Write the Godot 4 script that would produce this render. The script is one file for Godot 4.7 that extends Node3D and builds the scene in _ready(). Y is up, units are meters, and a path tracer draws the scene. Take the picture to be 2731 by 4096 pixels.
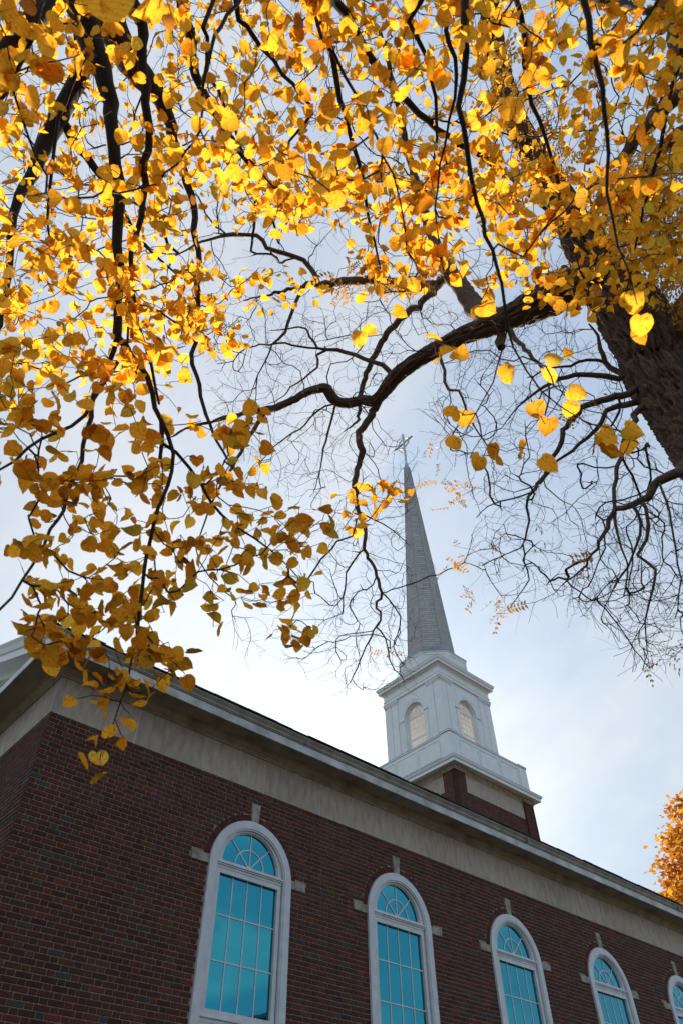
extends Node3D
# An autumn view up past a brick church to its steeple, through two trees.
# World: y up, metres. Front wall of the church in the plane z = 0, its near corner at x = 0.

const EYE := Vector3(-2.776, 1.42, 9.143)
const YAW := -0.740412
const PITCH := 0.838549
const ROLL := -0.013537
const FOCAL := 2790.6           # in pixels of a 2731 x 4096 picture

var M := {}
var rng := RandomNumberGenerator.new()
var eye_right: Vector3
var eye_up: Vector3
var eye_ahead: Vector3
var sun_dir: Vector3

# ------------------------------------------------------------------ helpers
func at(x: float, y: float, dist: float) -> Vector3:
	# a point seen at (x, y) on the 1568 x 2352 survey of the view, dist metres away
	var k := 2731.0 / 1568.0
	var d := eye_right * ((x * k - 1365.5) / FOCAL) - eye_up * ((y * k - 2048.0) / FOCAL) + eye_ahead
	return EYE + d.normalized() * dist

func seen(p: Vector3) -> Vector3:
	# survey coordinates of a point, z = distance (negative behind)
	var d := p - EYE
	var z := d.dot(eye_ahead)
	if z < 0.05:
		return Vector3(0, 0, -1)
	var k := 1568.0 / 2731.0
	return Vector3((1365.5 + FOCAL * d.dot(eye_right) / z) * k, (2048.0 - FOCAL * d.dot(eye_up) / z) * k, d.length())

class MB:
	var v := PackedVector3Array()
	var n := PackedVector3Array()
	var c := PackedColorArray()
	var uv := PackedVector2Array()
	var ix := PackedInt32Array()
	var col := Color(1, 1, 1)
	func vert(p: Vector3, nn: Vector3, u := Vector2.ZERO) -> int:
		v.append(p); n.append(nn); c.append(col); uv.append(u)
		return v.size() - 1
	func face(a: int, b: int, d: int, hint: Vector3) -> void:
		if (v[b] - v[a]).cross(v[d] - v[a]).dot(hint) > 0.0:
			ix.append(a); ix.append(d); ix.append(b)
		else:
			ix.append(a); ix.append(b); ix.append(d)
	func tri(a: Vector3, b: Vector3, d: Vector3, hint: Vector3) -> void:
		var nn := (b - a).cross(d - a)
		if nn.length_squared() < 1e-16:
			return
		nn = nn.normalized()
		if nn.dot(hint) < 0.0:
			nn = -nn
		var i := vert(a, nn, Vector2(a.x + a.z, a.y)); var j := vert(b, nn, Vector2(b.x + b.z, b.y)); var k := vert(d, nn, Vector2(d.x + d.z, d.y))
		face(i, j, k, nn)
	func quad(a: Vector3, b: Vector3, d: Vector3, e: Vector3, hint: Vector3) -> void:
		tri(a, b, d, hint); tri(a, d, e, hint)
	func box(lo: Vector3, hi: Vector3) -> void:
		var x0 := lo.x; var y0 := lo.y; var z0 := lo.z; var x1 := hi.x; var y1 := hi.y; var z1 := hi.z
		quad(Vector3(x0, y0, z1), Vector3(x1, y0, z1), Vector3(x1, y1, z1), Vector3(x0, y1, z1), Vector3(0, 0, 1))
		quad(Vector3(x0, y0, z0), Vector3(x1, y0, z0), Vector3(x1, y1, z0), Vector3(x0, y1, z0), Vector3(0, 0, -1))
		quad(Vector3(x0, y0, z0), Vector3(x0, y0, z1), Vector3(x0, y1, z1), Vector3(x0, y1, z0), Vector3(-1, 0, 0))
		quad(Vector3(x1, y0, z0), Vector3(x1, y0, z1), Vector3(x1, y1, z1), Vector3(x1, y1, z0), Vector3(1, 0, 0))
		quad(Vector3(x0, y1, z0), Vector3(x1, y1, z0), Vector3(x1, y1, z1), Vector3(x0, y1, z1), Vector3(0, 1, 0))
		quad(Vector3(x0, y0, z0), Vector3(x1, y0, z0), Vector3(x1, y0, z1), Vector3(x0, y0, z1), Vector3(0, -1, 0))
	func mesh() -> ArrayMesh:
		var a := []
		a.resize(Mesh.ARRAY_MAX)
		a[Mesh.ARRAY_VERTEX] = v; a[Mesh.ARRAY_NORMAL] = n; a[Mesh.ARRAY_COLOR] = c; a[Mesh.ARRAY_TEX_UV] = uv; a[Mesh.ARRAY_INDEX] = ix
		var m := ArrayMesh.new()
		m.add_surface_from_arrays(Mesh.PRIMITIVE_TRIANGLES, a)
		return m

func thing(called: String, label: String, category: String, where := Vector3.ZERO, group := "") -> Node3D:
	var o := Node3D.new()
	o.name = called
	add_child(o, true)
	o.position = where
	o.set_meta("label", label)
	o.set_meta("category", category)
	if group != "":
		o.set_meta("group", group)
	return o

func part(called: String, mesh: Mesh, mat: Material, parent: Node3D, kind := "") -> MeshInstance3D:
	var o := MeshInstance3D.new()
	o.name = called
	o.mesh = mesh
	o.material_override = mat
	parent.add_child(o, true)
	if kind != "":
		o.set_meta("kind", kind)
	return o

func rebase(t: Node3D, base: Vector3) -> void:
	t.position = base
	for o in t.get_children():
		o.position -= base

func holder(called: String, parent: Node3D) -> Node3D:
	var o := Node3D.new()
	o.name = called
	parent.add_child(o, true)
	return o

func srgb(r: float, g: float, b: float) -> Color:
	return Color(r, g, b).linear_to_srgb()

func noise_tex(freq: float, ramp: Array, octaves := 4, seed_ := 1, size := 512, kind := FastNoiseLite.TYPE_SIMPLEX_SMOOTH) -> NoiseTexture2D:
	var f := FastNoiseLite.new()
	f.noise_type = kind
	f.frequency = freq
	f.fractal_octaves = octaves
	f.seed = seed_
	var t := NoiseTexture2D.new()
	t.width = size; t.height = size
	t.seamless = true
	t.noise = f
	var g := Gradient.new()
	g.offsets = PackedFloat32Array(ramp.map(func(a): return a[0]))
	g.colors = PackedColorArray(ramp.map(func(a): return a[1]))
	t.color_ramp = g
	return t

func noise_normal(freq: float, strength: float, seed_ := 1, kind := FastNoiseLite.TYPE_SIMPLEX_SMOOTH) -> NoiseTexture2D:
	var f := FastNoiseLite.new()
	f.noise_type = kind
	f.frequency = freq
	f.fractal_octaves = 4
	f.seed = seed_
	var t := NoiseTexture2D.new()
	t.width = 512; t.height = 512
	t.seamless = true
	t.as_normal_map = true
	t.bump_strength = strength
	t.noise = f
	return t

func mat(base: Color, rough: float, tex: Texture2D = null, scale := Vector3.ONE, normal: Texture2D = null, nscale := 0.5, vertex := false) -> StandardMaterial3D:
	var m := StandardMaterial3D.new()
	m.albedo_color = base
	m.roughness = rough
	m.vertex_color_use_as_albedo = vertex
	m.cull_mode = BaseMaterial3D.CULL_DISABLED
	if tex:
		m.albedo_texture = tex
	if normal:
		m.normal_enabled = true
		m.normal_texture = normal
		m.normal_scale = nscale
	if tex or normal:
		m.uv1_triplanar = true
		m.uv1_world_triplanar = true
		m.uv1_scale = scale
	return m

func materials() -> void:
	var grime := noise_tex(0.012, [[0.0, Color(0.62, 0.6, 0.57)], [0.45, Color(0.86, 0.85, 0.83)], [1.0, Color(1, 1, 1)]], 5, 3)
	var streak := noise_tex(0.02, [[0.0, Color(0.82, 0.79, 0.76)], [0.4, Color(0.92, 0.9, 0.88)], [0.65, Color(0.95, 0.945, 0.93)], [1.0, Color(1, 1, 1)]], 5, 8)
	var grain := noise_normal(0.25, 3.0, 5)
	M.white = mat(srgb(0.85, 0.84, 0.815), 0.55, noise_tex(0.01, [[0.0, Color(0.95, 0.95, 0.94)], [1.0, Color(1, 1, 1)]], 5, 11), Vector3(0.25, 0.25, 0.25))
	M.window_white = mat(srgb(0.70, 0.695, 0.69), 0.45, noise_tex(0.01, [[0.0, Color(0.9, 0.9, 0.9)], [1.0, Color(1, 1, 1)]], 5, 12), Vector3(0.7, 0.7, 0.7))
	M.stone = mat(srgb(0.44, 0.365, 0.305), 0.9, streak, Vector3(0.8, 0.22, 0.8), grain, 0.2)
	M.stones = []
	for k in 4:
		var st: StandardMaterial3D = M.stone.duplicate()
		st.albedo_color = [srgb(0.52, 0.43, 0.35), srgb(0.48, 0.40, 0.335), srgb(0.50, 0.41, 0.33), srgb(0.54, 0.45, 0.375)][k]
		st.uv1_offset = Vector3(0.37 * k, 0.21 * k, 0.53 * k)
		M.stones.append(st)
	M.block = mat(srgb(0.47, 0.41, 0.34), 0.9, grime, Vector3(0.9, 0.9, 0.9), grain, 0.3)
	M.joint = mat(srgb(0.78, 0.74, 0.68), 0.95)
	M.tan = mat(srgb(0.54, 0.43, 0.31), 0.7, grime, Vector3(0.3, 0.3, 0.3))
	M.soffit = mat(srgb(0.52, 0.43, 0.33), 0.75, grime, Vector3(0.2, 0.2, 0.2))
	M.fascia = mat(srgb(0.74, 0.73, 0.72), 0.5, grime, Vector3(0.25, 0.25, 0.25))
	M.gutter = mat(srgb(0.52, 0.47, 0.42), 0.4, grime, Vector3(0.3, 0.3, 0.3))
	M.mortar = mat(srgb(0.44, 0.32, 0.205), 0.95, noise_tex(0.03, [[0.0, Color(0.7, 0.68, 0.66)], [1.0, Color(1, 1, 1)]], 4, 21), Vector3(1.0, 1.0, 1.0))
	M.brick = mat(Color(1, 1, 1), 0.85, noise_tex(0.03, [[0.0, Color(0.6, 0.58, 0.56)], [0.5, Color(0.88, 0.87, 0.86)], [1.0, Color(1, 1, 1)]], 5, 31), Vector3(2.5, 2.5, 2.5), grain, 0.4, true)
	M.roof = mat(srgb(0.05, 0.05, 0.052), 0.9, noise_tex(0.08, [[0.0, Color(0.6, 0.6, 0.6)], [1.0, Color(1, 1, 1)]], 3, 41), Vector3(1, 1, 1))
	M.shingle = mat(Color(1, 1, 1), 0.8, noise_tex(0.03, [[0.0, Color(0.72, 0.71, 0.73)], [0.5, Color(0.9, 0.9, 0.9)], [1.0, Color(1, 1, 1)]], 5, 51), Vector3(0.9, 0.9, 0.9), null, 0.5, true)
	M.flash = mat(srgb(0.36, 0.38, 0.41), 0.45, grime, Vector3(0.6, 0.6, 0.6))
	M.flash.metallic = 0.5
	M.lead = mat(srgb(0.05, 0.05, 0.055), 0.6)
	M.steel = mat(srgb(0.42, 0.44, 0.46), 0.35)
	M.steel.metallic = 0.7
	M.glass = StandardMaterial3D.new()
	M.glass.albedo_color = srgb(0.04, 0.27, 0.32)
	M.glass.metallic = 1.0
	M.glass.roughness = 0.02
	M.glass.normal_enabled = true
	M.glass.normal_texture = noise_normal(0.006, 2.0, 91)
	M.glass.normal_scale = 0.02
	M.glass.uv1_triplanar = true
	M.glass.uv1_world_triplanar = true
	M.glass.uv1_scale = Vector3(0.5, 0.5, 0.5)
	M.clear = StandardMaterial3D.new()
	M.clear.albedo_color = Color(0.93, 0.98, 0.99, 0.24)
	M.clear.backlight_enabled = true
	M.clear.backlight = Color(1.67, 1.68, 1.7)
	M.clear.transparency = BaseMaterial3D.TRANSPARENCY_ALPHA
	M.clear.roughness = 0.06
	M.clear.metallic_specular = 0.8
	M.dark = mat(srgb(0.03, 0.03, 0.03), 0.9)
	M.plaster = mat(srgb(0.75, 0.74, 0.7), 0.9)
	M.bark = mat(srgb(0.25, 0.18, 0.135), 0.95, noise_tex(0.03, [[0.0, Color(0.45, 0.42, 0.4)], [0.5, Color(0.8, 0.77, 0.74)], [1.0, Color(1, 1, 1)]], 5, 61), Vector3(4, 1.2, 4), noise_normal(0.04, 10.0, 62), 1.0)
	M.smooth_bark = mat(srgb(0.075, 0.056, 0.045), 0.9, noise_tex(0.04, [[0.0, Color(0.55, 0.52, 0.5)], [1.0, Color(1, 1, 1)]], 5, 63), Vector3(4, 4, 4), noise_normal(0.06, 5.0, 64), 0.7)
	M.twig = mat(srgb(0.05, 0.036, 0.03), 0.9)
	M.rachis = mat(srgb(0.3, 0.2, 0.1), 0.9)
	M.ground = mat(srgb(0.10, 0.095, 0.05), 0.95, noise_tex(0.02, [[0.0, Color(0.5, 0.5, 0.5)], [1.0, Color(1, 1, 1)]], 5, 71), Vector3(0.2, 0.2, 0.2))
	# leaf blade: veins and brown blotches
	var leaf := Image.create(128, 128, false, Image.FORMAT_RGB8)
	var blot := FastNoiseLite.new()
	blot.frequency = 0.035
	blot.seed = 9
	var fleck := FastNoiseLite.new()
	fleck.frequency = 0.16
	fleck.seed = 10
	for j in 128:
		for i in 128:
			var x := i / 127.0 * 2.0 - 1.0
			var y := j / 127.0
			var k := 1.0
			k *= 1.0 - 0.22 * exp(-pow(absf(x) / 0.03, 2.0))
			var s := fposmod((y - absf(x) * 0.55) * 8.0, 1.0)
			k *= 1.0 - 0.14 * exp(-pow((s - 0.5) / 0.09, 2.0))
			var b := clampf((blot.get_noise_2d(i, j) - 0.28) * 4.0, 0.0, 1.0)
			var f := clampf((fleck.get_noise_2d(i, j) - 0.42) * 8.0, 0.0, 1.0)
			var q := Color(1, 1, 1) * k
			q = q.lerp(Color(0.72, 0.52, 0.4) * k, b * 0.7).lerp(Color(0.5, 0.32, 0.2) * k, f * 0.8)
			q.a = 1.0
			leaf.set_pixel(i, j, q)
	var lt := ImageTexture.create_from_image(leaf)
	M.leaf = StandardMaterial3D.new()
	M.leaf.albedo_texture = lt
	M.leaf.vertex_color_use_as_albedo = true
	M.leaf.roughness = 0.55
	M.leaf.cull_mode = BaseMaterial3D.CULL_DISABLED
	M.leaf.backlight_enabled = true
	M.leaf.backlight = Color(1.4, 1.4, 1.4)
	M.leaflet = M.leaf.duplicate()
	M.leaflet.albedo_texture = null
	M.leaflet.backlight = Color(0.9, 0.9, 0.9)

# ------------------------------------------------------------------ setting up
func set_up() -> void:
	var r := Vector3(cos(YAW), 0, -sin(YAW))
	eye_ahead = Vector3(-sin(YAW) * cos(PITCH), sin(PITCH), -cos(YAW) * cos(PITCH))
	var u := r.cross(eye_ahead)
	eye_right = r * cos(ROLL) + u * sin(ROLL)
	eye_up = -r * sin(ROLL) + u * cos(ROLL)
	var cam := Camera3D.new()
	cam.name = "camera"
	cam.transform = Transform3D(Basis(eye_right, eye_up, -eye_ahead), EYE)
	cam.fov = rad_to_deg(2.0 * atan(2048.0 / FOCAL))
	cam.near = 0.05
	cam.far = 2000.0
	var lens := CameraAttributesPhysical.new()
	lens.frustum_focal_length = 12.0 * FOCAL / 2048.0
	lens.frustum_near = 0.05
	lens.frustum_far = 2000.0
	lens.frustum_focus_distance = 14.0
	lens.exposure_aperture = 3.4
	cam.attributes = lens
	add_child(cam)
	cam.current = true
	var el := deg_to_rad(21.6)
	var az := deg_to_rad(48.0)
	sun_dir = Vector3(cos(el) * cos(az), sin(el), -cos(el) * sin(az))
	var sun := DirectionalLight3D.new()
	sun.name = "sun"
	sun.light_energy = 1.2
	sun.light_color = Color(1.0, 0.92, 0.8)
	sun.light_angular_distance = 0.6
	sun.shadow_enabled = true
	add_child(sun)
	sun.look_at_from_position(sun_dir * 50.0, Vector3.ZERO, Vector3.UP)
	var env := Environment.new()
	env.background_mode = Environment.BG_SKY
	env.tonemap_mode = Environment.TONE_MAPPER_LINEAR
	env.tonemap_exposure = 2.7
	env.sdfgi_enabled = true
	env.ssao_enabled = true
	env.ssil_enabled = true
	var sky := Sky.new()
	var pano := PanoramaSkyMaterial.new()
	pano.panorama = ImageTexture.create_from_image(sky_image())
	sky.sky_material = pano
	env.sky = sky
	var we := WorldEnvironment.new()
	we.name = "world_environment"
	we.environment = env
	add_child(we)

func sky_image() -> Image:
	var w := 1024
	var h := 512
	var im := Image.create(w, h, false, Image.FORMAT_RGBF)
	var f := FastNoiseLite.new()
	f.seed = 4
	f.frequency = 1.0
	f.fractal_octaves = 5
	f.domain_warp_enabled = true
	f.domain_warp_amplitude = 0.5
	f.domain_warp_frequency = 1.2
	for j in h:
		var th := (j + 0.5) / h * PI
		var y := cos(th)
		var s := sin(th)
		for i in w:
			var ph := (i + 0.5) / w * TAU
			var d := Vector3(sin(ph) * s, y, -cos(ph) * s)
			var c: Color
			if y < -0.02:
				c = Color(0.16, 0.15, 0.12)
			else:
				var g := acos(clampf(d.dot(sun_dir), -1.0, 1.0))
				var up := clampf(y, 0.0, 1.0)
				var away := smoothstep(0.7, 2.3, g)
				c = Color(0.190, 0.238, 0.276).lerp(Color(0.165, 0.206, 0.276), pow(up, 0.8))
				c = c.lerp(Color(0.120, 0.216, 0.312).lerp(Color(0.072, 0.152, 0.272), up), away)
				# thin streaked cloud, laid on a plane overhead; thicker to the north of the sun
				var p := Vector3(d.x, 0, d.z) / (up + 0.18)
				var n := f.get_noise_3d(p.x * 1.5 + p.z * 0.5, 3.0, p.z * 0.7 - p.x * 0.3)
				var n2 := f.get_noise_3d(p.x * 3.4, 9.0, p.z * 2.6)
				var veil := smoothstep(-0.55, 0.45, d.dot(Vector3(-0.74, 0.05, -0.67)))
				var cl := clampf(0.22 + 0.5 * veil + 0.85 * n + 0.3 * n2, 0.0, 1.0)
				cl = lerpf(cl, clampf(0.3 + 1.0 * n + 1.7 * n2, 0.0, 1.0), away)
				var cloud := Color(0.292, 0.300, 0.308).lerp(Color(0.400, 0.408, 0.420), away)
				c = c.lerp(cloud, cl * 0.7)
				var glow := (0.19 * exp(-pow(g / 0.46, 2.0)) + 0.17 * exp(-pow(g / 0.2, 2.0))) * (0.46 + 0.58 * veil) + 1.5 * exp(-g / 0.06)
				c += Color(1.0, 0.985, 0.95) * glow
			c.a = 1.0
			im.set_pixel(i, j, c)
	return im

# ------------------------------------------------------------------ architecture helpers
func loft(n: int, turn: float, cx: float, cz: float, profile: Array, flat_radius := true) -> MB:
	# rings of n corners; each profile entry [apothem, y]; faces look along the axes
	var mb := MB.new()
	var k := 1.0 / cos(PI / n) if flat_radius else 1.0
	for i in profile.size() - 1:
		var a: Array = profile[i]
		var b: Array = profile[i + 1]
		for j in n:
			var t0 := turn + TAU * (j - 0.5) / n
			var t1 := turn + TAU * (j + 0.5) / n
			var tm := turn + TAU * j / n
			var out: Vector3 = Vector3(cos(tm), 0, sin(tm)) * (b[1] - a[1]) + Vector3.UP * (a[0] - b[0])
			mb.quad(Vector3(cx + a[0] * k * cos(t0), a[1], cz + a[0] * k * sin(t0)), Vector3(cx + a[0] * k * cos(t1), a[1], cz + a[0] * k * sin(t1)),
				Vector3(cx + b[0] * k * cos(t1), b[1], cz + b[0] * k * sin(t1)), Vector3(cx + b[0] * k * cos(t0), b[1], cz + b[0] * k * sin(t0)), out)
	return mb

func arch_points(cx: float, hw: float, sill: float, spring: float, steps := 20) -> PackedVector2Array:
	var p := PackedVector2Array()
	p.append(Vector2(cx - hw, sill))
	for i in steps + 1:
		var t := PI - PI * i / steps
		p.append(Vector2(cx + hw * cos(t), spring + hw * sin(t)))
	p.append(Vector2(cx + hw, sill))
	return p

func arch_frame(mb: MB, cx: float, out_hw: float, in_hw: float, sill: float, spring: float, z0: float, z1: float) -> void:
	# a band following jambs and arch, from depth z0 (back) to z1 (front)
	var a := arch_points(cx, out_hw, sill, spring)
	var b := arch_points(cx, in_hw, sill, spring)
	for i in a.size() - 1:
		var o0 := Vector3(a[i].x, a[i].y, z1); var o1 := Vector3(a[i + 1].x, a[i + 1].y, z1)
		var i0 := Vector3(b[i].x, b[i].y, z1); var i1 := Vector3(b[i + 1].x, b[i + 1].y, z1)
		mb.quad(o0, o1, i1, i0, Vector3(0, 0, 1))
		var mid := (o0 + o1) / 2.0 - Vector3(cx, minf(spring, (o0.y + o1.y) / 2.0), z1)
		var dz := Vector3(0, 0, z0 - z1)
		mb.quad(o0, o1, o1 + dz, o0 + dz, mid)
		mb.quad(i0, i1, i1 + dz, i0 + dz, -mid)

func arched_polys(x0: float, x1: float, y0: float, y1: float, openings: Array) -> Array:
	var out := []
	for k in openings.size() + 1:
		var p := PackedVector2Array()
		if k == 0:
			p.append(Vector2(x0, y1)); p.append(Vector2(x0, y0))
		else:
			var o: Array = openings[k - 1]
			p.append(Vector2(o[0], y1))
			for i in 11:
				var t := PI / 2 - PI / 2 * i / 10.0
				p.append(Vector2(o[0] + o[1] * cos(t), o[3] + o[1] * sin(t)))
			p.append(Vector2(o[0] + o[1], o[2])); p.append(Vector2(o[0], o[2])); p.append(Vector2(o[0], y0))
		if k == openings.size():
			p.append(Vector2(x1, y0)); p.append(Vector2(x1, y1))
		else:
			var o: Array = openings[k]
			p.append(Vector2(o[0], y0)); p.append(Vector2(o[0], o[2])); p.append(Vector2(o[0] - o[1], o[2]))
			for i in 11:
				var t := PI - PI / 2 * i / 10.0
				p.append(Vector2(o[0] + o[1] * cos(t), o[3] + o[1] * sin(t)))
			p.append(Vector2(o[0], y1))
		out.append(p)
	return out

func arched_wall(mb: MB, tf: Transform3D, x0: float, x1: float, y0: float, y1: float, openings: Array, thick: float) -> void:
	# wall in local x/y, outer face at local z = 0, inner face at -thick
	for p in arched_polys(x0, x1, y0, y1, openings):
		var t := Geometry2D.triangulate_polygon(p)
		for i in range(0, t.size(), 3):
			for z in [0.0, -thick]:
				var nn: Vector3 = tf.basis * Vector3(0, 0, 1 if z == 0.0 else -1)
				mb.tri(tf * Vector3(p[t[i]].x, p[t[i]].y, z), tf * Vector3(p[t[i + 1]].x, p[t[i + 1]].y, z), tf * Vector3(p[t[i + 2]].x, p[t[i + 2]].y, z), nn)
	for o in openings:
		var a := arch_points(o[0], o[1], o[2], o[3])
		for i in a.size():
			var p := a[i]; var q := a[(i + 1) % a.size()]
			var inn := Vector3(o[0] - (p.x + q.x) / 2, minf(o[3], (p.y + q.y) / 2) - (p.y + q.y) / 2, 0)
			if i == a.size() - 1:
				inn = Vector3.UP
			mb.quad(tf * Vector3(p.x, p.y, 0), tf * Vector3(q.x, q.y, 0), tf * Vector3(q.x, q.y, -thick), tf * Vector3(p.x, p.y, -thick), tf.basis * inn)

func pane_rect(x0: float, x1: float, y0: float, y1: float, z: float) -> ArrayMesh:
	var mb := MB.new()
	mb.box(Vector3(x0, y0, z - 0.006), Vector3(x1, y1, z))
	return mb.mesh()

func pane_sector(cx: float, cy: float, r0: float, r1: float, t0: float, t1: float, z: float) -> ArrayMesh:
	var mb := MB.new()
	var n := 6
	for i in n:
		var a := lerpf(t0, t1, i / float(n)); var b := lerpf(t0, t1, (i + 1) / float(n))
		for zz in [z, z - 0.006]:
			mb.quad(Vector3(cx + r0 * cos(a), cy + r0 * sin(a), zz), Vector3(cx + r1 * cos(a), cy + r1 * sin(a), zz), Vector3(cx + r1 * cos(b), cy + r1 * sin(b), zz), Vector3(cx + r0 * cos(b), cy + r0 * sin(b), zz), Vector3(0, 0, 1 if zz == z else -1))
	return mb.mesh()

func rod(mb: MB, a: Vector3, b: Vector3, r: float, sides := 8) -> void:
	var d := (b - a).normalized()
	var u := d.cross(Vector3.UP if absf(d.y) < 0.9 else Vector3.RIGHT).normalized()
	var w := d.cross(u)
	for i in sides:
		var t0 := TAU * i / sides; var t1 := TAU * (i + 1) / sides
		var p0 := u * cos(t0) + w * sin(t0); var p1 := u * cos(t1) + w * sin(t1)
		mb.quad(a + p0 * r, a + p1 * r, b + p1 * r, b + p0 * r, p0 + p1)
		mb.tri(a, a + p0 * r, a + p1 * r, -d)
		mb.tri(b, b + p0 * r, b + p1 * r, d)

# ------------------------------------------------------------------ bricks
func brick_mesh() -> ArrayMesh:
	var mb := MB.new()
	var bx := 0.015; var by := 0.05; var bz := 0.06
	var f := [Vector3(-0.5 + bx, -0.5 + by, 0), Vector3(0.5 - bx, -0.5 + by, 0), Vector3(0.5 - bx, 0.5 - by, 0), Vector3(-0.5 + bx, 0.5 - by, 0)]
	var g := [Vector3(-0.5, -0.5, -bz), Vector3(0.5, -0.5, -bz), Vector3(0.5, 0.5, -bz), Vector3(-0.5, 0.5, -bz)]
	var nn := [Vector3(0, -1, 0), Vector3(1, 0, 0), Vector3(0, 1, 0), Vector3(-1, 0, 0)]
	mb.quad(f[0], f[1], f[2], f[3], Vector3(0, 0, 1))
	for i in 4:
		var j := (i + 1) % 4
		mb.quad(f[i], f[j], g[j], g[i], nn[i] + Vector3(0, 0, 1))
		mb.quad(g[i], g[j], g[j] + Vector3(0, 0, -1 + bz), g[i] + Vector3(0, 0, -1 + bz), nn[i])
	return mb.mesh()

func brick_tone() -> Color:
	var t := rng.randf()
	var c := Color(0.122, 0.022, 0.013)
	if t < 0.06:
		c = Color(0.075, 0.052, 0.054)
	elif t < 0.26:
		c = Color(0.160, 0.031, 0.017)
	elif t < 0.42:
		c = Color(0.112, 0.036, 0.019)
	elif t < 0.66:
		c = Color(0.083, 0.017, 0.012)
	var k := rng.randf_range(0.72, 1.16)
	return Color(c.r * k, c.g * k, c.b * k)

const COURSE := 0.0677
const BOND := 0.3048

func lay_bricks(list: Array, tf: Transform3D, length: float, top: float, bottom: float, blocked: Callable) -> void:
	# Flemish bond; local x along the wall from its start, z outwards
	var rows := int((top - bottom) / COURSE)
	for k in rows:
		var y := top - (k + 0.5) * COURSE
		var x := 0.0
		var header := k % 2 == 0
		var first := true
		while x < length - 0.02:
			var w := 0.1016 if header else 0.2032
			if first and k % 2 == 1:
				w = 0.1524
				header = false
			first = false
			header = not header
			var spans := [[x, minf(x + w, length)]]
			for b in blocked.call(x, x + w, y):
				var left := []
				for s in spans:
					if b[1] <= s[0] or b[0] >= s[1]:
						left.append(s)
					else:
						if b[0] > s[0]:
							left.append([s[0], b[0]])
						if b[1] < s[1]:
							left.append([b[1], s[1]])
				spans = left
			for s in spans:
				var l: float = s[1] - s[0] - 0.0105
				if l < 0.02:
					continue
				var out := rng.randf_range(-0.0015, 0.0015)
				var p := Vector3((s[0] + s[1]) / 2, y, out)
				var basis := Basis.from_euler(Vector3(rng.randf_range(-0.006, 0.006), rng.randf_range(-0.006, 0.006), rng.randf_range(-0.006, 0.006))).scaled_local(Vector3(l, COURSE - 0.0105, 0.09))
				list.append([tf * Transform3D(basis, p), brick_tone(), 0.0])
			x += w

func set_bricks(parent: Node3D, list: Array, many: int, mesh: ArrayMesh) -> void:
	# the bricks that show largest become parts of their own, the rest one part
	for b in list:
		var t: Transform3D = b[0]
		var s := seen(t.origin)
		var ok := s.z > 0 and s.x > 0 and s.x < 1568 and s.y > 0 and s.y < 2352
		b[2] = (1.0 / s.z if ok else 0.0) * minf(t.basis.x.length(), 0.11)
	list.sort_custom(func(a, b): return a[2] > b[2])
	var tones := {}
	for i in mini(many, list.size()):
		var c: Color = list[i][1]
		var key := int(c.r * 40) * 10000 + int(c.g * 40) * 100 + int(c.b * 40)
		if not tones.has(key):
			var m: StandardMaterial3D = M.brick.duplicate()
			m.vertex_color_use_as_albedo = false
			m.albedo_color = c.linear_to_srgb()
			tones[key] = m
		var o := part("brick", mesh, tones[key], parent)
		o.transform = list[i][0]
	var mm := MultiMesh.new()
	mm.transform_format = MultiMesh.TRANSFORM_3D
	mm.use_colors = true
	mm.mesh = mesh
	mm.instance_count = maxi(0, list.size() - many)
	for i in mm.instance_count:
		mm.set_instance_transform(i, list[i + many][0])
		mm.set_instance_color(i, list[i + many][1])
	var mi := MultiMeshInstance3D.new()
	mi.name = "brickwork"
	mi.multimesh = mm
	mi.material_override = M.brick
	mi.set_meta("kind", "stuff")
	parent.add_child(mi, true)

# ------------------------------------------------------------------ church
const FRIEZE_Y := 6.884
const WIN0 := 3.63
const WIN_STEP := 3.162
const WINS := 7
const LONG := 31.0
const DEEP := 25.02
const SPRING := 5.61

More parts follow.
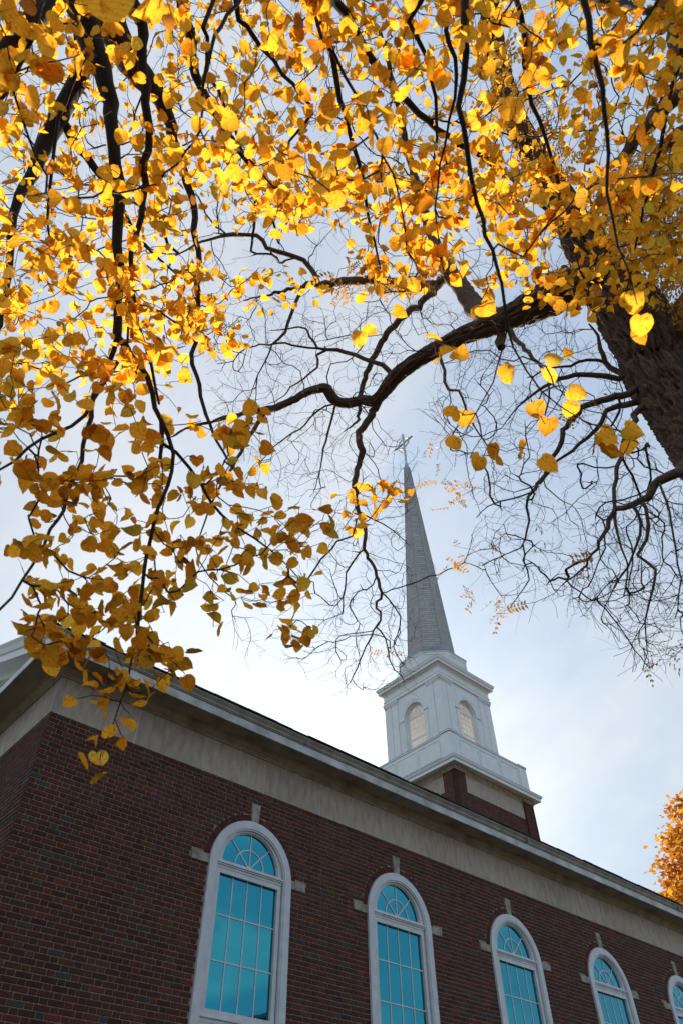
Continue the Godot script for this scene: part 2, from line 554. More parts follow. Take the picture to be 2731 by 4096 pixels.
func church() -> void:
	var ch := thing("church", "long red brick church with arched teal windows and white eaves", "church")
	var bm := brick_mesh()
	# front wall
	var openings := []
	for k in WINS:
		openings.append([WIN0 + WIN_STEP * k, 0.75, 2.55, SPRING])
	var mb := MB.new()
	arched_wall(mb, Transform3D(Basis(), Vector3(0, 0, -0.008)), 0.008, LONG, 0.0, FRIEZE_Y, openings, 0.35)
	var front := part("brick_wall", mb.mesh(), M.mortar, ch)
	var list := []
	var blocked := func(a: float, b: float, y: float) -> Array:
		var r := []
		var k := int(round(((a + b) / 2 - WIN0) / WIN_STEP))
		if k < 0 or k >= WINS:
			return r
		var c := WIN0 + WIN_STEP * k
		if y > 2.45 and y < SPRING:
			r.append([c - 0.76, c + 0.76])
		elif y >= SPRING and y < SPRING + 0.862:
			var h := sqrt(0.862 * 0.862 - (y - SPRING) * (y - SPRING))
			r.append([c - h, c + h])
		if y > 5.565 and y < 5.70:
			r.append([c - 1.066, c + 1.066])
		if y > 6.38 and y < 6.675:
			r.append([c - 0.088, c + 0.088])
		return r
	lay_bricks(list, Transform3D(), LONG, FRIEZE_Y, 0.0, blocked)
	set_bricks(front, list, 300, bm)
	# gable wall on the near end
	mb = MB.new()
	mb.box(Vector3(0.008, 0, -DEEP), Vector3(0.3, FRIEZE_Y, -0.36))
	var side := part("brick_wall", mb.mesh(), M.mortar, ch)
	list = []
	lay_bricks(list, Transform3D(Basis(Vector3.UP, -PI / 2), Vector3(0, 0, -DEEP)), DEEP, FRIEZE_Y, 0.0, func(_a, _b, _y): return [])
	set_bricks(side, list, 0, bm)
	mb = MB.new()
	mb.box(Vector3(0.3, 0, -DEEP), Vector3(LONG, FRIEZE_Y, -DEEP + 0.3))
	mb.box(Vector3(LONG - 0.3, 0, -DEEP + 0.3), Vector3(LONG, FRIEZE_Y, -0.36))
	part("brick_wall", mb.mesh(), M.mortar, ch)
	# limestone frieze: slabs with pointed joints
	mb = MB.new()
	mb.box(Vector3(0.004, FRIEZE_Y, -0.34), Vector3(LONG, 7.5, 0.006))
	mb.box(Vector3(-0.006, FRIEZE_Y, -DEEP), Vector3(0.3, 7.5, -0.005))
	var fr := part("frieze", mb.mesh(), M.joint, ch)
	var x := 0.0965
	part("stone_slab", slab(Vector3(-0.012, FRIEZE_Y + 0.003, -0.30), Vector3(0.0925, 7.5, 0.012)), M.stone, fr)
	while x < LONG:
		part("stone_slab", slab(Vector3(x + 0.006, FRIEZE_Y + 0.003, -0.1), Vector3(minf(x + 1.2122, LONG), 7.5, 0.012)), M.stones[rng.randi() % 4], fr)
		x += 1.2192
	var z := -0.30
	while z > -DEEP:
		part("stone_slab", slab(Vector3(-0.012, FRIEZE_Y + 0.003, maxf(z - 1.2152, -DEEP)), Vector3(0.2, 7.5, z - 0.012)), M.stones[rng.randi() % 4], fr)
		z -= 1.2192
	# eaves: bed moulding, soffit, fascia, gutter; mitred at the near corner
	part("bed_moulding", eave([[0.0, 7.462], [0.035, 7.462], [0.035, 7.492], [0.05, 7.496], [0.05, 7.52], [0.075, 7.535], [0.095, 7.56], [0.125, 7.575], [0.125, 7.592], [0.15, 7.6]]), M.tan, ch)
	part("soffit", eave([[0.14, 7.6], [0.455, 7.6]]), M.soffit, ch)
	part("fascia", eave([[0.45, 7.6], [0.45, 7.578], [0.475, 7.578], [0.475, 7.715], [0.45, 7.722]]), M.fascia, ch)
	part("gutter", eave([[0.45, 7.722], [0.49, 7.722], [0.495, 7.735], [0.51, 7.74], [0.52, 7.765], [0.545, 7.79], [0.565, 7.81], [0.565, 7.832], [0.555, 7.836]], true), M.gutter, ch)
	# gutter seams
	for k in 5:
		mb = MB.new()
		var gx := 4.2 + 6.1 * k
		mb.box(Vector3(gx, 7.72, 0.46), Vector3(gx + 0.012, 7.834, 0.5695))
		part("gutter_seam", mb.mesh(), M.gutter, ch)
	# roof with shingle courses, 23 degrees
	var slope := 0.43
	var ridge_y := 7.845 + slope * 13.06
	mb = MB.new()
	for sgn in [1, -1]:
		var e0 := 0.575 if sgn == 1 else -DEEP - 0.575
		var courses := 90
		for k in courses:
			var t0 := k / float(courses); var t1 := (k + 1) / float(courses)
			var z0 := lerpf(e0, -12.51, t0); var z1 := lerpf(e0, -12.51, t1)
			var y0 := lerpf(7.845, ridge_y, t0) + 0.012; var y1 := lerpf(7.845, ridge_y, t1)
			mb.quad(Vector3(-0.5, y0, z0), Vector3(LONG + 0.5, y0, z0), Vector3(LONG + 0.5, y1, z1), Vector3(-0.5, y1, z1), Vector3(0, 1, 0))
			mb.quad(Vector3(-0.5, y0, z0), Vector3(LONG + 0.5, y0, z0), Vector3(LONG + 0.5, y0 - 0.012, z0), Vector3(-0.5, y0 - 0.012, z0), Vector3(0, 0, sgn))
	var roof := part("roof", mb.mesh(), M.roof, ch)
	# ragged shingle edge over the gutter
	var edge := MB.new()
	var ex := -0.4
	while ex < LONG:
		var w := rng.randf_range(0.3, 0.34)
		var d := rng.randf_range(0.0, 0.012)
		edge.box(Vector3(ex, 7.836 + d * 0.4, 0.4), Vector3(ex + w - 0.008, 7.853 + d, 0.59 + d))
		ex += w
	part("eave_shingles", edge.mesh(), M.roof, roof, "stuff")
	# pediment over the near end: boarded tympanum and raking cornice
	var peak := ridge_y - 0.2
	var boards := holder("tympanum", ch)
	var by := 7.74
	while by < peak - 0.1:
		var half := minf((peak - by) / slope, 12.45)
		var half2 := minf((peak - by - 0.118) / slope, 12.45)
		mb = MB.new()
		var cz := -12.51
		mb.quad(Vector3(-0.02, by, cz - half), Vector3(-0.02, by, cz + half), Vector3(0.0, by + 0.118, cz + half2), Vector3(0.0, by + 0.118, cz - half2), Vector3(-1, 0, 0))
		mb.quad(Vector3(-0.02, by, cz - half), Vector3(-0.02, by, cz + half), Vector3(0.2, by, cz + half), Vector3(0.2, by, cz - half), Vector3(0, -1, 0))
		mb.quad(Vector3(0.0, by + 0.118, cz - half2), Vector3(0.0, by + 0.118, cz + half2), Vector3(0.2, by + 0.118, cz + half2), Vector3(0.2, by + 0.118, cz - half2), Vector3(0, 1, 0))
		part("board", mb.mesh(), M.white, boards)
		by += 0.12
	mb = MB.new()
	mb.quad(Vector3(-0.47, 7.722, 0.42), Vector3(-0.47, 7.722, -DEEP), Vector3(0.1, 7.76, -DEEP), Vector3(0.1, 7.76, 0.42), Vector3(0, 1, 0))
	part("cornice_flashing", mb.mesh(), M.lead, ch)
	var prof := [[0.0, -0.42], [-0.08, -0.42], [-0.1, -0.36], [-0.14, -0.33], [-0.30, -0.31], [-0.43, -0.31], [-0.43, -0.16], [-0.46, -0.15], [-0.50, -0.06], [-0.54, -0.01], [-0.54, 0.015], [-0.3, 0.02]]
	mb = MB.new()
	for sgn in [1, -1]:
		var zs := 0.565 if sgn == 1 else -DEEP - 0.565
		for i in prof.size() - 1:
			var p: Array = prof[i]; var q: Array = prof[i + 1]
			var up0: float = maxf(0.0, -0.12 - p[1]) ; var up1: float = maxf(0.0, -0.12 - q[1])
			var a0 := Vector3(p[0], 7.85 + p[1] + up0, zs - sgn * up0 / slope); var a1 := Vector3(p[0], ridge_y + p[1], -12.51)
			var b0 := Vector3(q[0], 7.85 + q[1] + up1, zs - sgn * up1 / slope); var b1 := Vector3(q[0], ridge_y + q[1], -12.51)
			var nn: Vector3 = Vector3(-(q[1] - p[1]) - 0.01, (q[0] - p[0]) , 0)
			mb.quad(a0, a1, b1, b0, nn)
	part("raking_cornice", mb.mesh(), M.white, ch)
	# windows
	var w0 := church_window(ch)
	w0.position = Vector3(WIN0, 0, 0)
	for k in range(1, WINS):
		var w: Node3D = w0.duplicate()
		w.name = "window"
		ch.add_child(w, true)
		w.position = Vector3(WIN0 + WIN_STEP * k, 0, 0)

func slab(lo: Vector3, hi: Vector3) -> ArrayMesh:
	var mb := MB.new()
	mb.box(lo, hi)
	return mb.mesh()

func eave(prof: Array, front_only := false) -> ArrayMesh:
	# profile [projection, y] run along the front and, mitred, along the near end
	var mb := MB.new()
	for i in prof.size() - 1:
		var p: Array = prof[i]; var q: Array = prof[i + 1]
		var nz: float = (q[1] - p[1]); var ny: float = -(q[0] - p[0])
		mb.quad(Vector3(-p[0], p[1], p[0]), Vector3(LONG + 0.5, p[1], p[0]), Vector3(LONG + 0.5, q[1], q[0]), Vector3(-q[0], q[1], q[0]), Vector3(0, ny, nz))
		if not front_only:
			mb.quad(Vector3(-p[0], p[1], p[0]), Vector3(-p[0], p[1], -DEEP), Vector3(-q[0], q[1], -DEEP), Vector3(-q[0], q[1], q[0]), Vector3(-nz, ny, 0))
	if front_only:
		# returned end of the gutter
		for i in prof.size() - 2:
			mb.tri(Vector3(-prof[0][0], prof[0][1], prof[0][0]), Vector3(-prof[i + 1][0], prof[i + 1][1], prof[i + 1][0]), Vector3(-prof[i + 2][0], prof[i + 2][1], prof[i + 2][0]), Vector3(-1, 0, 0))
	return mb.mesh()

func church_window(ch: Node3D) -> Node3D:
	var w := holder("window", ch)
	var mb := MB.new()
	# casing with a sunk moulding
	arch_frame(mb, 0, 0.757, 0.64, 2.6, SPRING, -0.3, 0.035)
	arch_frame(mb, 0, 0.645, 0.615, 2.6, SPRING, -0.3, 0.022)
	part("casing", mb.mesh(), M.window_white, w)
	mb = MB.new()
	arch_frame(mb, 0, 0.615, 0.597, 2.6, SPRING, -0.3, -0.028)
	part("casing_bead", mb.mesh(), M.tan, w)
	mb = MB.new()
	arch_frame(mb, 0, 0.597, 0.53, SPRING + 0.06, SPRING + 0.06, -0.3, -0.008)
	arch_frame(mb, 0, 0.535, 0.515, SPRING + 0.06, SPRING + 0.06, -0.3, -0.03)
	part("lunette_frame", mb.mesh(), M.window_white, w)
	mb = MB.new()
	mb.box(Vector3(-0.6, 5.575, -0.3), Vector3(0.6, 5.685, -0.004))
	mb.box(Vector3(-0.62, 5.612, -0.2), Vector3(0.62, 5.628, 0.012))
	mb.box(Vector3(-0.62, 5.634, -0.2), Vector3(0.62, 5.65, 0.024))
	part("transom", mb.mesh(), M.window_white, w)
	mb = MB.new()
	for lim in [[5.575, 3.79], [3.70, 2.7]]:
		var t: float = lim[0]; var b: float = lim[1]
		mb.box(Vector3(-0.597, b, -0.3), Vector3(-0.532, t - 0.07, -0.012))
		mb.box(Vector3(0.532, b, -0.3), Vector3(0.597, t - 0.07, -0.012))
		mb.box(Vector3(-0.597, t - 0.07, -0.3), Vector3(0.597, t, -0.012))
		mb.box(Vector3(-0.532, b, -0.3), Vector3(0.532, b + 0.055, -0.012))
	part("sash", mb.mesh(), M.window_white, w)
	mb = MB.new()
	mb.box(Vector3(-0.6, 3.70, -0.3), Vector3(0.6, 3.79, -0.006))
	mb.box(Vector3(-0.62, 3.745, -0.2), Vector3(0.62, 3.765, 0.014))
	part("transom", mb.mesh(), M.window_white, w)
	mb = MB.new()
	mb.box(Vector3(-0.85, 2.45, -0.3), Vector3(0.85, 2.6, 0.07))
	part("sill", mb.mesh(), M.block, w)
	# glass and glazing bars
	var gz := -0.06
	var xs := [-0.532, -0.266, 0.0, 0.266, 0.532]
	var ys := [3.845, 4.406, 4.97, 5.505]
	var bars := MB.new()
	for r in 3:
		for c in 4:
			part("pane", pane_rect(xs[c] + 0.0005, xs[c + 1] - 0.0005, ys[r] + 0.0005, ys[r + 1] - 0.0005, gz), M.glass, w)
	for c in 3:
		bars.box(Vector3(xs[c + 1] - 0.009, 3.845, gz), Vector3(xs[c + 1] + 0.009, 5.505, gz + 0.008))
	for r in 2:
		bars.box(Vector3(-0.532, ys[r + 1] - 0.009, gz), Vector3(0.532, ys[r + 1] + 0.009, gz + 0.0095))
	part("glazing_bars", bars.mesh(), M.window_white, w)
	for c in 4:
		part("pane", pane_rect(xs[c] + 0.0005, xs[c + 1] - 0.0005, 2.75, 3.63, gz), M.glass, w)
	bars = MB.new()
	var cy := SPRING + 0.075
	for k in 4:
		part("pane", pane_sector(0, cy, 0.0, 0.27, PI * k / 4, PI * (k + 1) / 4, gz), M.glass, w)
		part("pane", pane_sector(0, cy, 0.2705, 0.52, PI * k / 4, PI * (k + 1) / 4, gz), M.glass, w)
	for k in range(1, 4):
		var d := Vector3(cos(PI * k / 4), sin(PI * k / 4), 0)
		var s := Vector3(-d.y, d.x, 0) * 0.009
		var a := Vector3(0, cy, gz + 0.008 + 0.0006 * k)
		bars.quad(a + s, a - s, a - s + d * 0.52, a + s + d * 0.52, Vector3(0, 0, 1))
		bars.quad(a + s, a + s + d * 0.52, a + s + d * 0.52 - Vector3(0, 0, 0.008), a + s - Vector3(0, 0, 0.008), s)
		bars.quad(a - s, a - s + d * 0.52, a - s + d * 0.52 - Vector3(0, 0, 0.008), a - s - Vector3(0, 0, 0.008), -s)
	arch_frame(bars, 0, 0.279, 0.261, cy, cy, gz, gz + 0.0105)
	part("glazing_bars", bars.mesh(), M.window_white, w)
	# brick ring, keystone and spring stones
	var n := 15
	var r_out := 0.86
	for sgn in [-1, 1]:
		for k in n:
			var a0 := lerpf(0.105, PI / 2, k / float(n)) if sgn == 1 else PI - lerpf(0.105, PI / 2, k / float(n))
			var a1 := lerpf(0.105, PI / 2, (k + 1) / float(n)) if sgn == 1 else PI - lerpf(0.105, PI / 2, (k + 1) / float(n))
			var t0 := minf(a0, a1) + 0.0045
			var t1 := maxf(a0, a1) - 0.0045
			if absf(PI / 2 - (t0 + t1) / 2) < 0.1:
				continue
			var vb := MB.new()
			var z1 := 0.004 + rng.randf_range(-0.001, 0.001)
			var p := []
			for q in [[0.766, t0], [0.766, t1], [r_out, t1], [r_out, t0]]:
				p.append(Vector3(q[0] * cos(q[1]), SPRING + q[0] * sin(q[1]), z1))
			vb.col = brick_tone()
			vb.quad(p[0], p[1], p[2], p[3], Vector3(0, 0, 1))
			var mid: Vector3 = (p[0] + p[1] + p[2] + p[3]) / 4.0
			for i in 4:
				var u: Vector3 = p[i]; var v: Vector3 = p[(i + 1) % 4]
				vb.quad(u, v, v - Vector3(0, 0, 0.06), u - Vector3(0, 0, 0.06), (u + v) / 2 - mid)
			part("arch_brick", vb.mesh(), M.brick, w)
	mb = MB.new()
	arch_frame(mb, 0, 0.864, 0.757, SPRING + 0.08, SPRING, -0.05, -0.004)
	part("arch_mortar", mb.mesh(), M.mortar, w)
	mb = MB.new()
	var key := [Vector3(-0.06, 6.36, 0), Vector3(0.06, 6.36, 0), Vector3(0.084, 6.668, 0), Vector3(-0.084, 6.668, 0)]
	var f := Vector3(0, 0, 0.016); var g := Vector3(0, 0, -0.06)
	mb.quad(key[0] + f, key[1] + f, key[2] + f, key[3] + f, Vector3(0, 0, 1))
	for i in 4:
		var u: Vector3 = key[i]; var v: Vector3 = key[(i + 1) % 4]
		mb.quad(u + f, v + f, v + g, u + g, (u + v) / 2 - Vector3(0, 6.51, 0))
	part("keystone", mb.mesh(), M.block, w)
	for sgn in [-1, 1]:
		mb = MB.new()
		mb.box(Vector3(minf(sgn * 0.758, sgn * 1.058), 5.572, -0.06), Vector3(maxf(sgn * 0.758, sgn * 1.058), 5.694, 0.012))
		part("spring_stone", mb.mesh(), M.block, w)
	return w

# ------------------------------------------------------------------ steeple
const TX := 23.98
const TZ := -12.51

func turn(k: int) -> Transform3D:
	# local frame of the k-th side of the steeple: x along, y up, z outwards from the axis
	return Transform3D(Basis(Vector3.UP, PI / 2 * k), Vector3(TX, 0, TZ))

func square(profile: Array) -> ArrayMesh:
	return loft(4, 0.0, TX, TZ, profile).mesh()

func steeple() -> void:
	var s := thing("steeple", "white church steeple with arched belfry, grey shingled spire and metal cross", "steeple")
	var bm := brick_mesh()
	var y0 := 9.0
	var top := 17.25
	var core := part("brick_base", square([[2.782, y0], [2.782, top]]), M.mortar, s)
	var list := []
	var rows_y := 16.37
	for k in 4:
		var tf := turn(k)
		# field between the piers, below the stone panel
		lay_bricks(list, tf * Transform3D(Basis(), Vector3(-2.16, 0, 2.79)), 4.32, rows_y, 10.0, func(_a, _b, _y): return [])
		# piers
		lay_bricks(list, tf * Transform3D(Basis(), Vector3(-2.8925, 0, 2.8925)), 0.7325, top, 10.0, func(_a, _b, _y): return [])
		lay_bricks(list, tf * Transform3D(Basis(), Vector3(2.16, 0, 2.8925)), 0.7325, top, 10.0, func(_a, _b, _y): return [])
		# inner returns of the piers
		lay_bricks(list, tf * Transform3D(Basis(Vector3.UP, -PI / 2), Vector3(2.16, 0, 2.79)), 0.1, top, 10.0, func(_a, _b, _y): return [])
		lay_bricks(list, tf * Transform3D(Basis(Vector3.UP, PI / 2), Vector3(-2.16, 0, 2.89)), 0.1, top, 10.0, func(_a, _b, _y): return [])
		for sx in [-1, 1]:
			var pm := MB.new()
			pm.box(Vector3(minf(sx * 2.168, sx * 2.884), y0, 2.7), Vector3(maxf(sx * 2.168, sx * 2.884), top, 2.884))
			var o := part("pier", pm.mesh(), M.mortar, s)
			o.transform = tf
		# stone panel slabs
		for j in 4:
			var sm := slab(Vector3(-2.16 + 1.08 * j + 0.003, rows_y, 2.7), Vector3(-2.16 + 1.08 * (j + 1) - 0.003, top, 2.795))
			var o := part("stone_slab", sm, M.stones[rng.randi() % 4], s)
			o.transform = tf
		# impost mouldings over the piers
		for sx in [-1, 1]:
			for lay in [[0.0, 17.2, 17.27, 2.925], [0.02, 17.27, 17.345, 2.955]]:
				var mb := MB.new()
				var a: float = 2.135 - lay[0]; var b: float = lay[3] - 0.01
				mb.box(Vector3(minf(sx * a, sx * b), lay[1], 2.6), Vector3(maxf(sx * a, sx * b), lay[2], lay[3]))
				var o := part("pier_cap", mb.mesh(), M.tan, s)
				o.transform = tf
	set_bricks(core, list, 300, bm)
	part("panel_moulding", square([[2.79, 17.17], [2.82, 17.17], [2.82, 17.22], [2.845, 17.25], [2.87, 17.3], [2.9, 17.36], [2.9, 17.42]]), M.tan, s)
	part("base_cornice", square([[2.8, 17.4], [3.18, 17.4], [3.18, 17.385], [3.2, 17.385], [3.2, 17.52], [3.22, 17.53], [3.25, 17.56], [3.275, 17.62], [3.28, 17.65], [2.9, 17.70]]), M.white, s)
	part("flashing", square([[3.285, 17.652], [3.285, 17.664], [2.85, 17.715]]), M.lead, s)
	# parapet
	part("parapet", square([[2.86, 17.69], [2.86, 19.12], [2.2, 19.12]]), M.white, s)
	part("parapet_coping", square([[2.86, 19.10], [2.9, 19.10], [2.9, 19.16], [2.1, 19.2]]), M.white, s)
	part("flashing", square([[2.905, 19.162], [2.905, 19.178], [2.2, 19.21]]), M.lead, s)
	for k in 4:
		var tf := turn(k)
		for sx in [-1, 1]:
			var mb := MB.new()
			mb.box(Vector3(minf(sx * 2.3, sx * 2.898), 17.68, 2.6), Vector3(maxf(sx * 2.3, sx * 2.898), 19.13, 2.9))
			var o := part("parapet_pier", mb.mesh(), M.white, s)
			o.transform = tf
			mb = MB.new()
			mb.box(Vector3(minf(sx * 2.27, sx * 2.93), 19.12, 2.5), Vector3(maxf(sx * 2.27, sx * 2.93), 19.185, 2.932))
			o = part("pier_coping", mb.mesh(), M.white, s)
			o.transform = tf
			mb = MB.new()
			mb.box(Vector3(minf(sx * 2.262, sx * 2.936), 19.187, 2.5), Vector3(maxf(sx * 2.262, sx * 2.936), 19.203, 2.938))
			o = part("flashing", mb.mesh(), M.lead, s)
			o.transform = tf
		for pr in [[-2.2, -0.8], [-0.7, 0.7], [0.8, 2.2]]:
			var mb := MB.new()
			var a: float = pr[0]; var b: float = pr[1]
			for e in [[a, b, 18.0, 18.03], [a, b, 18.9, 18.93]]:
				mb.box(Vector3(e[0], e[2], 2.8), Vector3(e[1], e[3], 2.885))
			mb.box(Vector3(a, 18.03, 2.8), Vector3(a + 0.03, 18.9, 2.885))
			mb.box(Vector3(b - 0.03, 18.03, 2.8), Vector3(b, 18.9, 2.885))
			mb.box(Vector3(a + 0.05, 18.05, 2.8), Vector3(b - 0.05, 18.88, 2.87))
			var o := part("parapet_panel", mb.mesh(), M.white, s)
			o.transform = tf
	# belfry: four walls with arched openings, hollow inside
	var half := 2.0
	for k in 4:
		var tf := turn(k)
		var mb := MB.new()
		arched_wall(mb, tf * Transform3D(Basis(), Vector3(0, 0, half)), -half, half, 17.8, 23.5, [[0.0, 0.72, 18.9, 21.66]], 0.12)
		part("belfry_wall", mb.mesh(), M.white, s)
		mb = MB.new()
		arched_wall(mb, tf * Transform3D(Basis(), Vector3(0, 0, half - 0.121)), -half + 0.121, half - 0.121, 18.9, 23.5, [[0.0, 0.66, 18.95, 21.66]], 0.08)
		part("belfry_wall", mb.mesh(), M.white, s)
		# pilasters in pairs, with caps
		for sx in [-1, 1]:
			for pr in [[1.57, 2.045], [1.10, 1.535]]:
				mb = MB.new()
				mb.box(Vector3(minf(sx * pr[0], sx * pr[1]), 17.8, 1.9), Vector3(maxf(sx * pr[0], sx * pr[1]), 22.9, 2.047))
				var z := 2.047
				for lay in [[22.82, 22.86, 0.018], [22.9, 22.96, 0.03], [22.96, 23.06, 0.05], [23.06, 23.11, 0.075]]:
					var hi: float = pr[1] + lay[2] if pr[1] > 2.0 else pr[1] + minf(lay[2], 0.015)
					mb.box(Vector3(minf(sx * (pr[0] - minf(lay[2], 0.015)), sx * hi), lay[0], 1.9), Vector3(maxf(sx * (pr[0] - minf(lay[2], 0.015)), sx * hi), lay[1], z + lay[2] + 0.0015))
				var o := part("pilaster", mb.mesh(), M.white, s)
				o.transform = tf
		# archivolt with imposts and key
		mb = MB.new()
		arch_frame(mb, 0, 0.95, 0.84, 18.9, 21.66, 1.9, 2.03)
		arch_frame(mb, 0, 0.845, 0.712, 18.9, 21.66, 1.85, 2.018)
		for sx in [-1, 1]:
			mb.box(Vector3(minf(sx * 0.715, sx * 1.0), 21.58, 1.9), Vector3(maxf(sx * 0.715, sx * 1.0), 21.68, 2.07))
		mb.box(Vector3(-0.07, 22.36, 1.9), Vector3(0.07, 22.68, 2.07))
		var av := part("archivolt", mb.mesh(), M.white, s)
		av.transform = tf
		belfry_window(s, tf)
	part("architrave", square([[2.0, 23.1], [2.075, 23.1], [2.075, 23.28], [2.095, 23.29], [2.095, 23.33], [2.06, 23.335], [2.06, 23.66], [2.08, 23.67], [2.1, 23.71], [2.15, 23.75], [2.17, 23.8], [2.19, 23.82]]), M.white, s)
	part("belfry_cornice", square([[2.17, 23.815], [2.27, 23.815], [2.27, 23.8], [2.285, 23.8], [2.285, 23.93], [2.30, 23.94], [2.335, 23.99], [2.36, 24.06], [2.365, 24.11], [2.0, 24.2]]), M.white, s)
	part("flashing", square([[2.37, 24.112], [2.37, 24.126], [1.9, 24.22]]), M.lead, s)
	var floor_mb := MB.new()
	floor_mb.box(Vector3(TX - 1.9, 18.6, TZ - 1.9), Vector3(TX + 1.9, 18.9, TZ + 1.9))
	part("belfry_floor", floor_mb.mesh(), M.plaster, s)
	floor_mb = MB.new()
	floor_mb.box(Vector3(TX - 1.99, 23.3, TZ - 1.99), Vector3(TX + 1.99, 23.5, TZ + 1.99))
	part("belfry_ceiling", floor_mb.mesh(), M.flash, s)
	# octagonal drum
	var ap := cos(PI / 8)
	part("drum", loft(8, 0.0, TX, TZ, [[2.03 * ap, 24.0], [2.03 * ap, 25.30], [2.05 * ap, 25.30], [2.08 * ap, 25.36], [2.08 * ap, 25.385], [1.9 * ap, 25.40]]).mesh(), M.white, s)
	part("flashing", loft(8, 0.0, TX, TZ, [[2.085 * ap, 25.386], [2.085 * ap, 25.402], [1.85 * ap, 25.43]]).mesh(), M.lead, s)
	for k in 8:
		var tf := Transform3D(Basis(Vector3.UP, PI / 4 * k), Vector3(TX, 0, TZ))
		var mb := MB.new()
		var z := 2.03 * ap
		for e in [[-0.62, 0.62, 24.3, 24.33], [-0.62, 0.62, 25.13, 25.16]]:
			mb.box(Vector3(e[0], e[2], z - 0.05), Vector3(e[1], e[3], z + 0.02))
		mb.box(Vector3(-0.62, 24.33, z - 0.05), Vector3(-0.59, 25.13, z + 0.02))
		mb.box(Vector3(0.59, 24.33, z - 0.05), Vector3(0.62, 25.13, z + 0.02))
		var o := part("drum_panel", mb.mesh(), M.white, s)
		o.transform = tf
	spire(s)

func belfry_window(s: Node3D, tf: Transform3D) -> void:
	var w := holder("belfry_window", s)
	w.transform = tf
	var zf := 1.80
	var mb := MB.new()
	arch_frame(mb, 0, 0.66, 0.565, 18.95, 21.66, zf - 0.1, zf)
	mb.box(Vector3(-0.565, 21.60, zf - 0.1), Vector3(0.565, 21.70, zf - 0.005))
	mb.box(Vector3(-0.565, 20.38, zf - 0.1), Vector3(0.565, 20.47, zf - 0.005))
	mb.box(Vector3(-0.7, 18.9, zf - 0.15), Vector3(0.7, 19.02, zf + 0.1))
	part("frame", mb.mesh(), M.white, w)
	var gz := zf - 0.05
	var bars := MB.new()
	var cols := [-0.565, -0.2825, 0.0, 0.2825, 0.565]
	for seg in [[19.02, 20.38, 5], [20.47, 21.60, 4]]:
		var n: int = seg[2]
		for r in n:
			var a: float = lerpf(seg[0], seg[1], r / float(n)); var b: float = lerpf(seg[0], seg[1], (r + 1) / float(n))
			for c in 4:
				part("pane", pane_rect(cols[c] + 0.001, cols[c + 1] - 0.001, a + 0.001, b - 0.001, gz), M.clear, w)
			if r > 0:
				bars.box(Vector3(-0.565, a - 0.006, gz), Vector3(0.565, a + 0.006, gz + 0.012))
	for c in range(1, 4):
		bars.box(Vector3(cols[c] - 0.006, 19.02, gz), Vector3(cols[c] + 0.006, 20.38, gz + 0.01))
		bars.box(Vector3(cols[c] - 0.006, 20.47, gz), Vector3(cols[c] + 0.006, 21.60, gz + 0.01))
	var cy := 21.70
	for k in 4:
		part("pane", pane_sector(0, cy, 0.0, 0.28, PI * k / 4, PI * (k + 1) / 4, gz), M.clear, w)
		part("pane", pane_sector(0, cy, 0.281, 0.56, PI * k / 4, PI * (k + 1) / 4, gz), M.clear, w)
	for k in range(1, 4):
		var d := Vector3(cos(PI * k / 4), sin(PI * k / 4), 0)
		rod(bars, Vector3(0, cy, gz + 0.005), Vector3(0, cy, gz + 0.005) + d * 0.56, 0.011, 6)
	arch_frame(bars, 0, 0.292, 0.27, cy, cy, gz, gz + 0.013)
	part("glazing_bars", bars.mesh(), M.white, w)

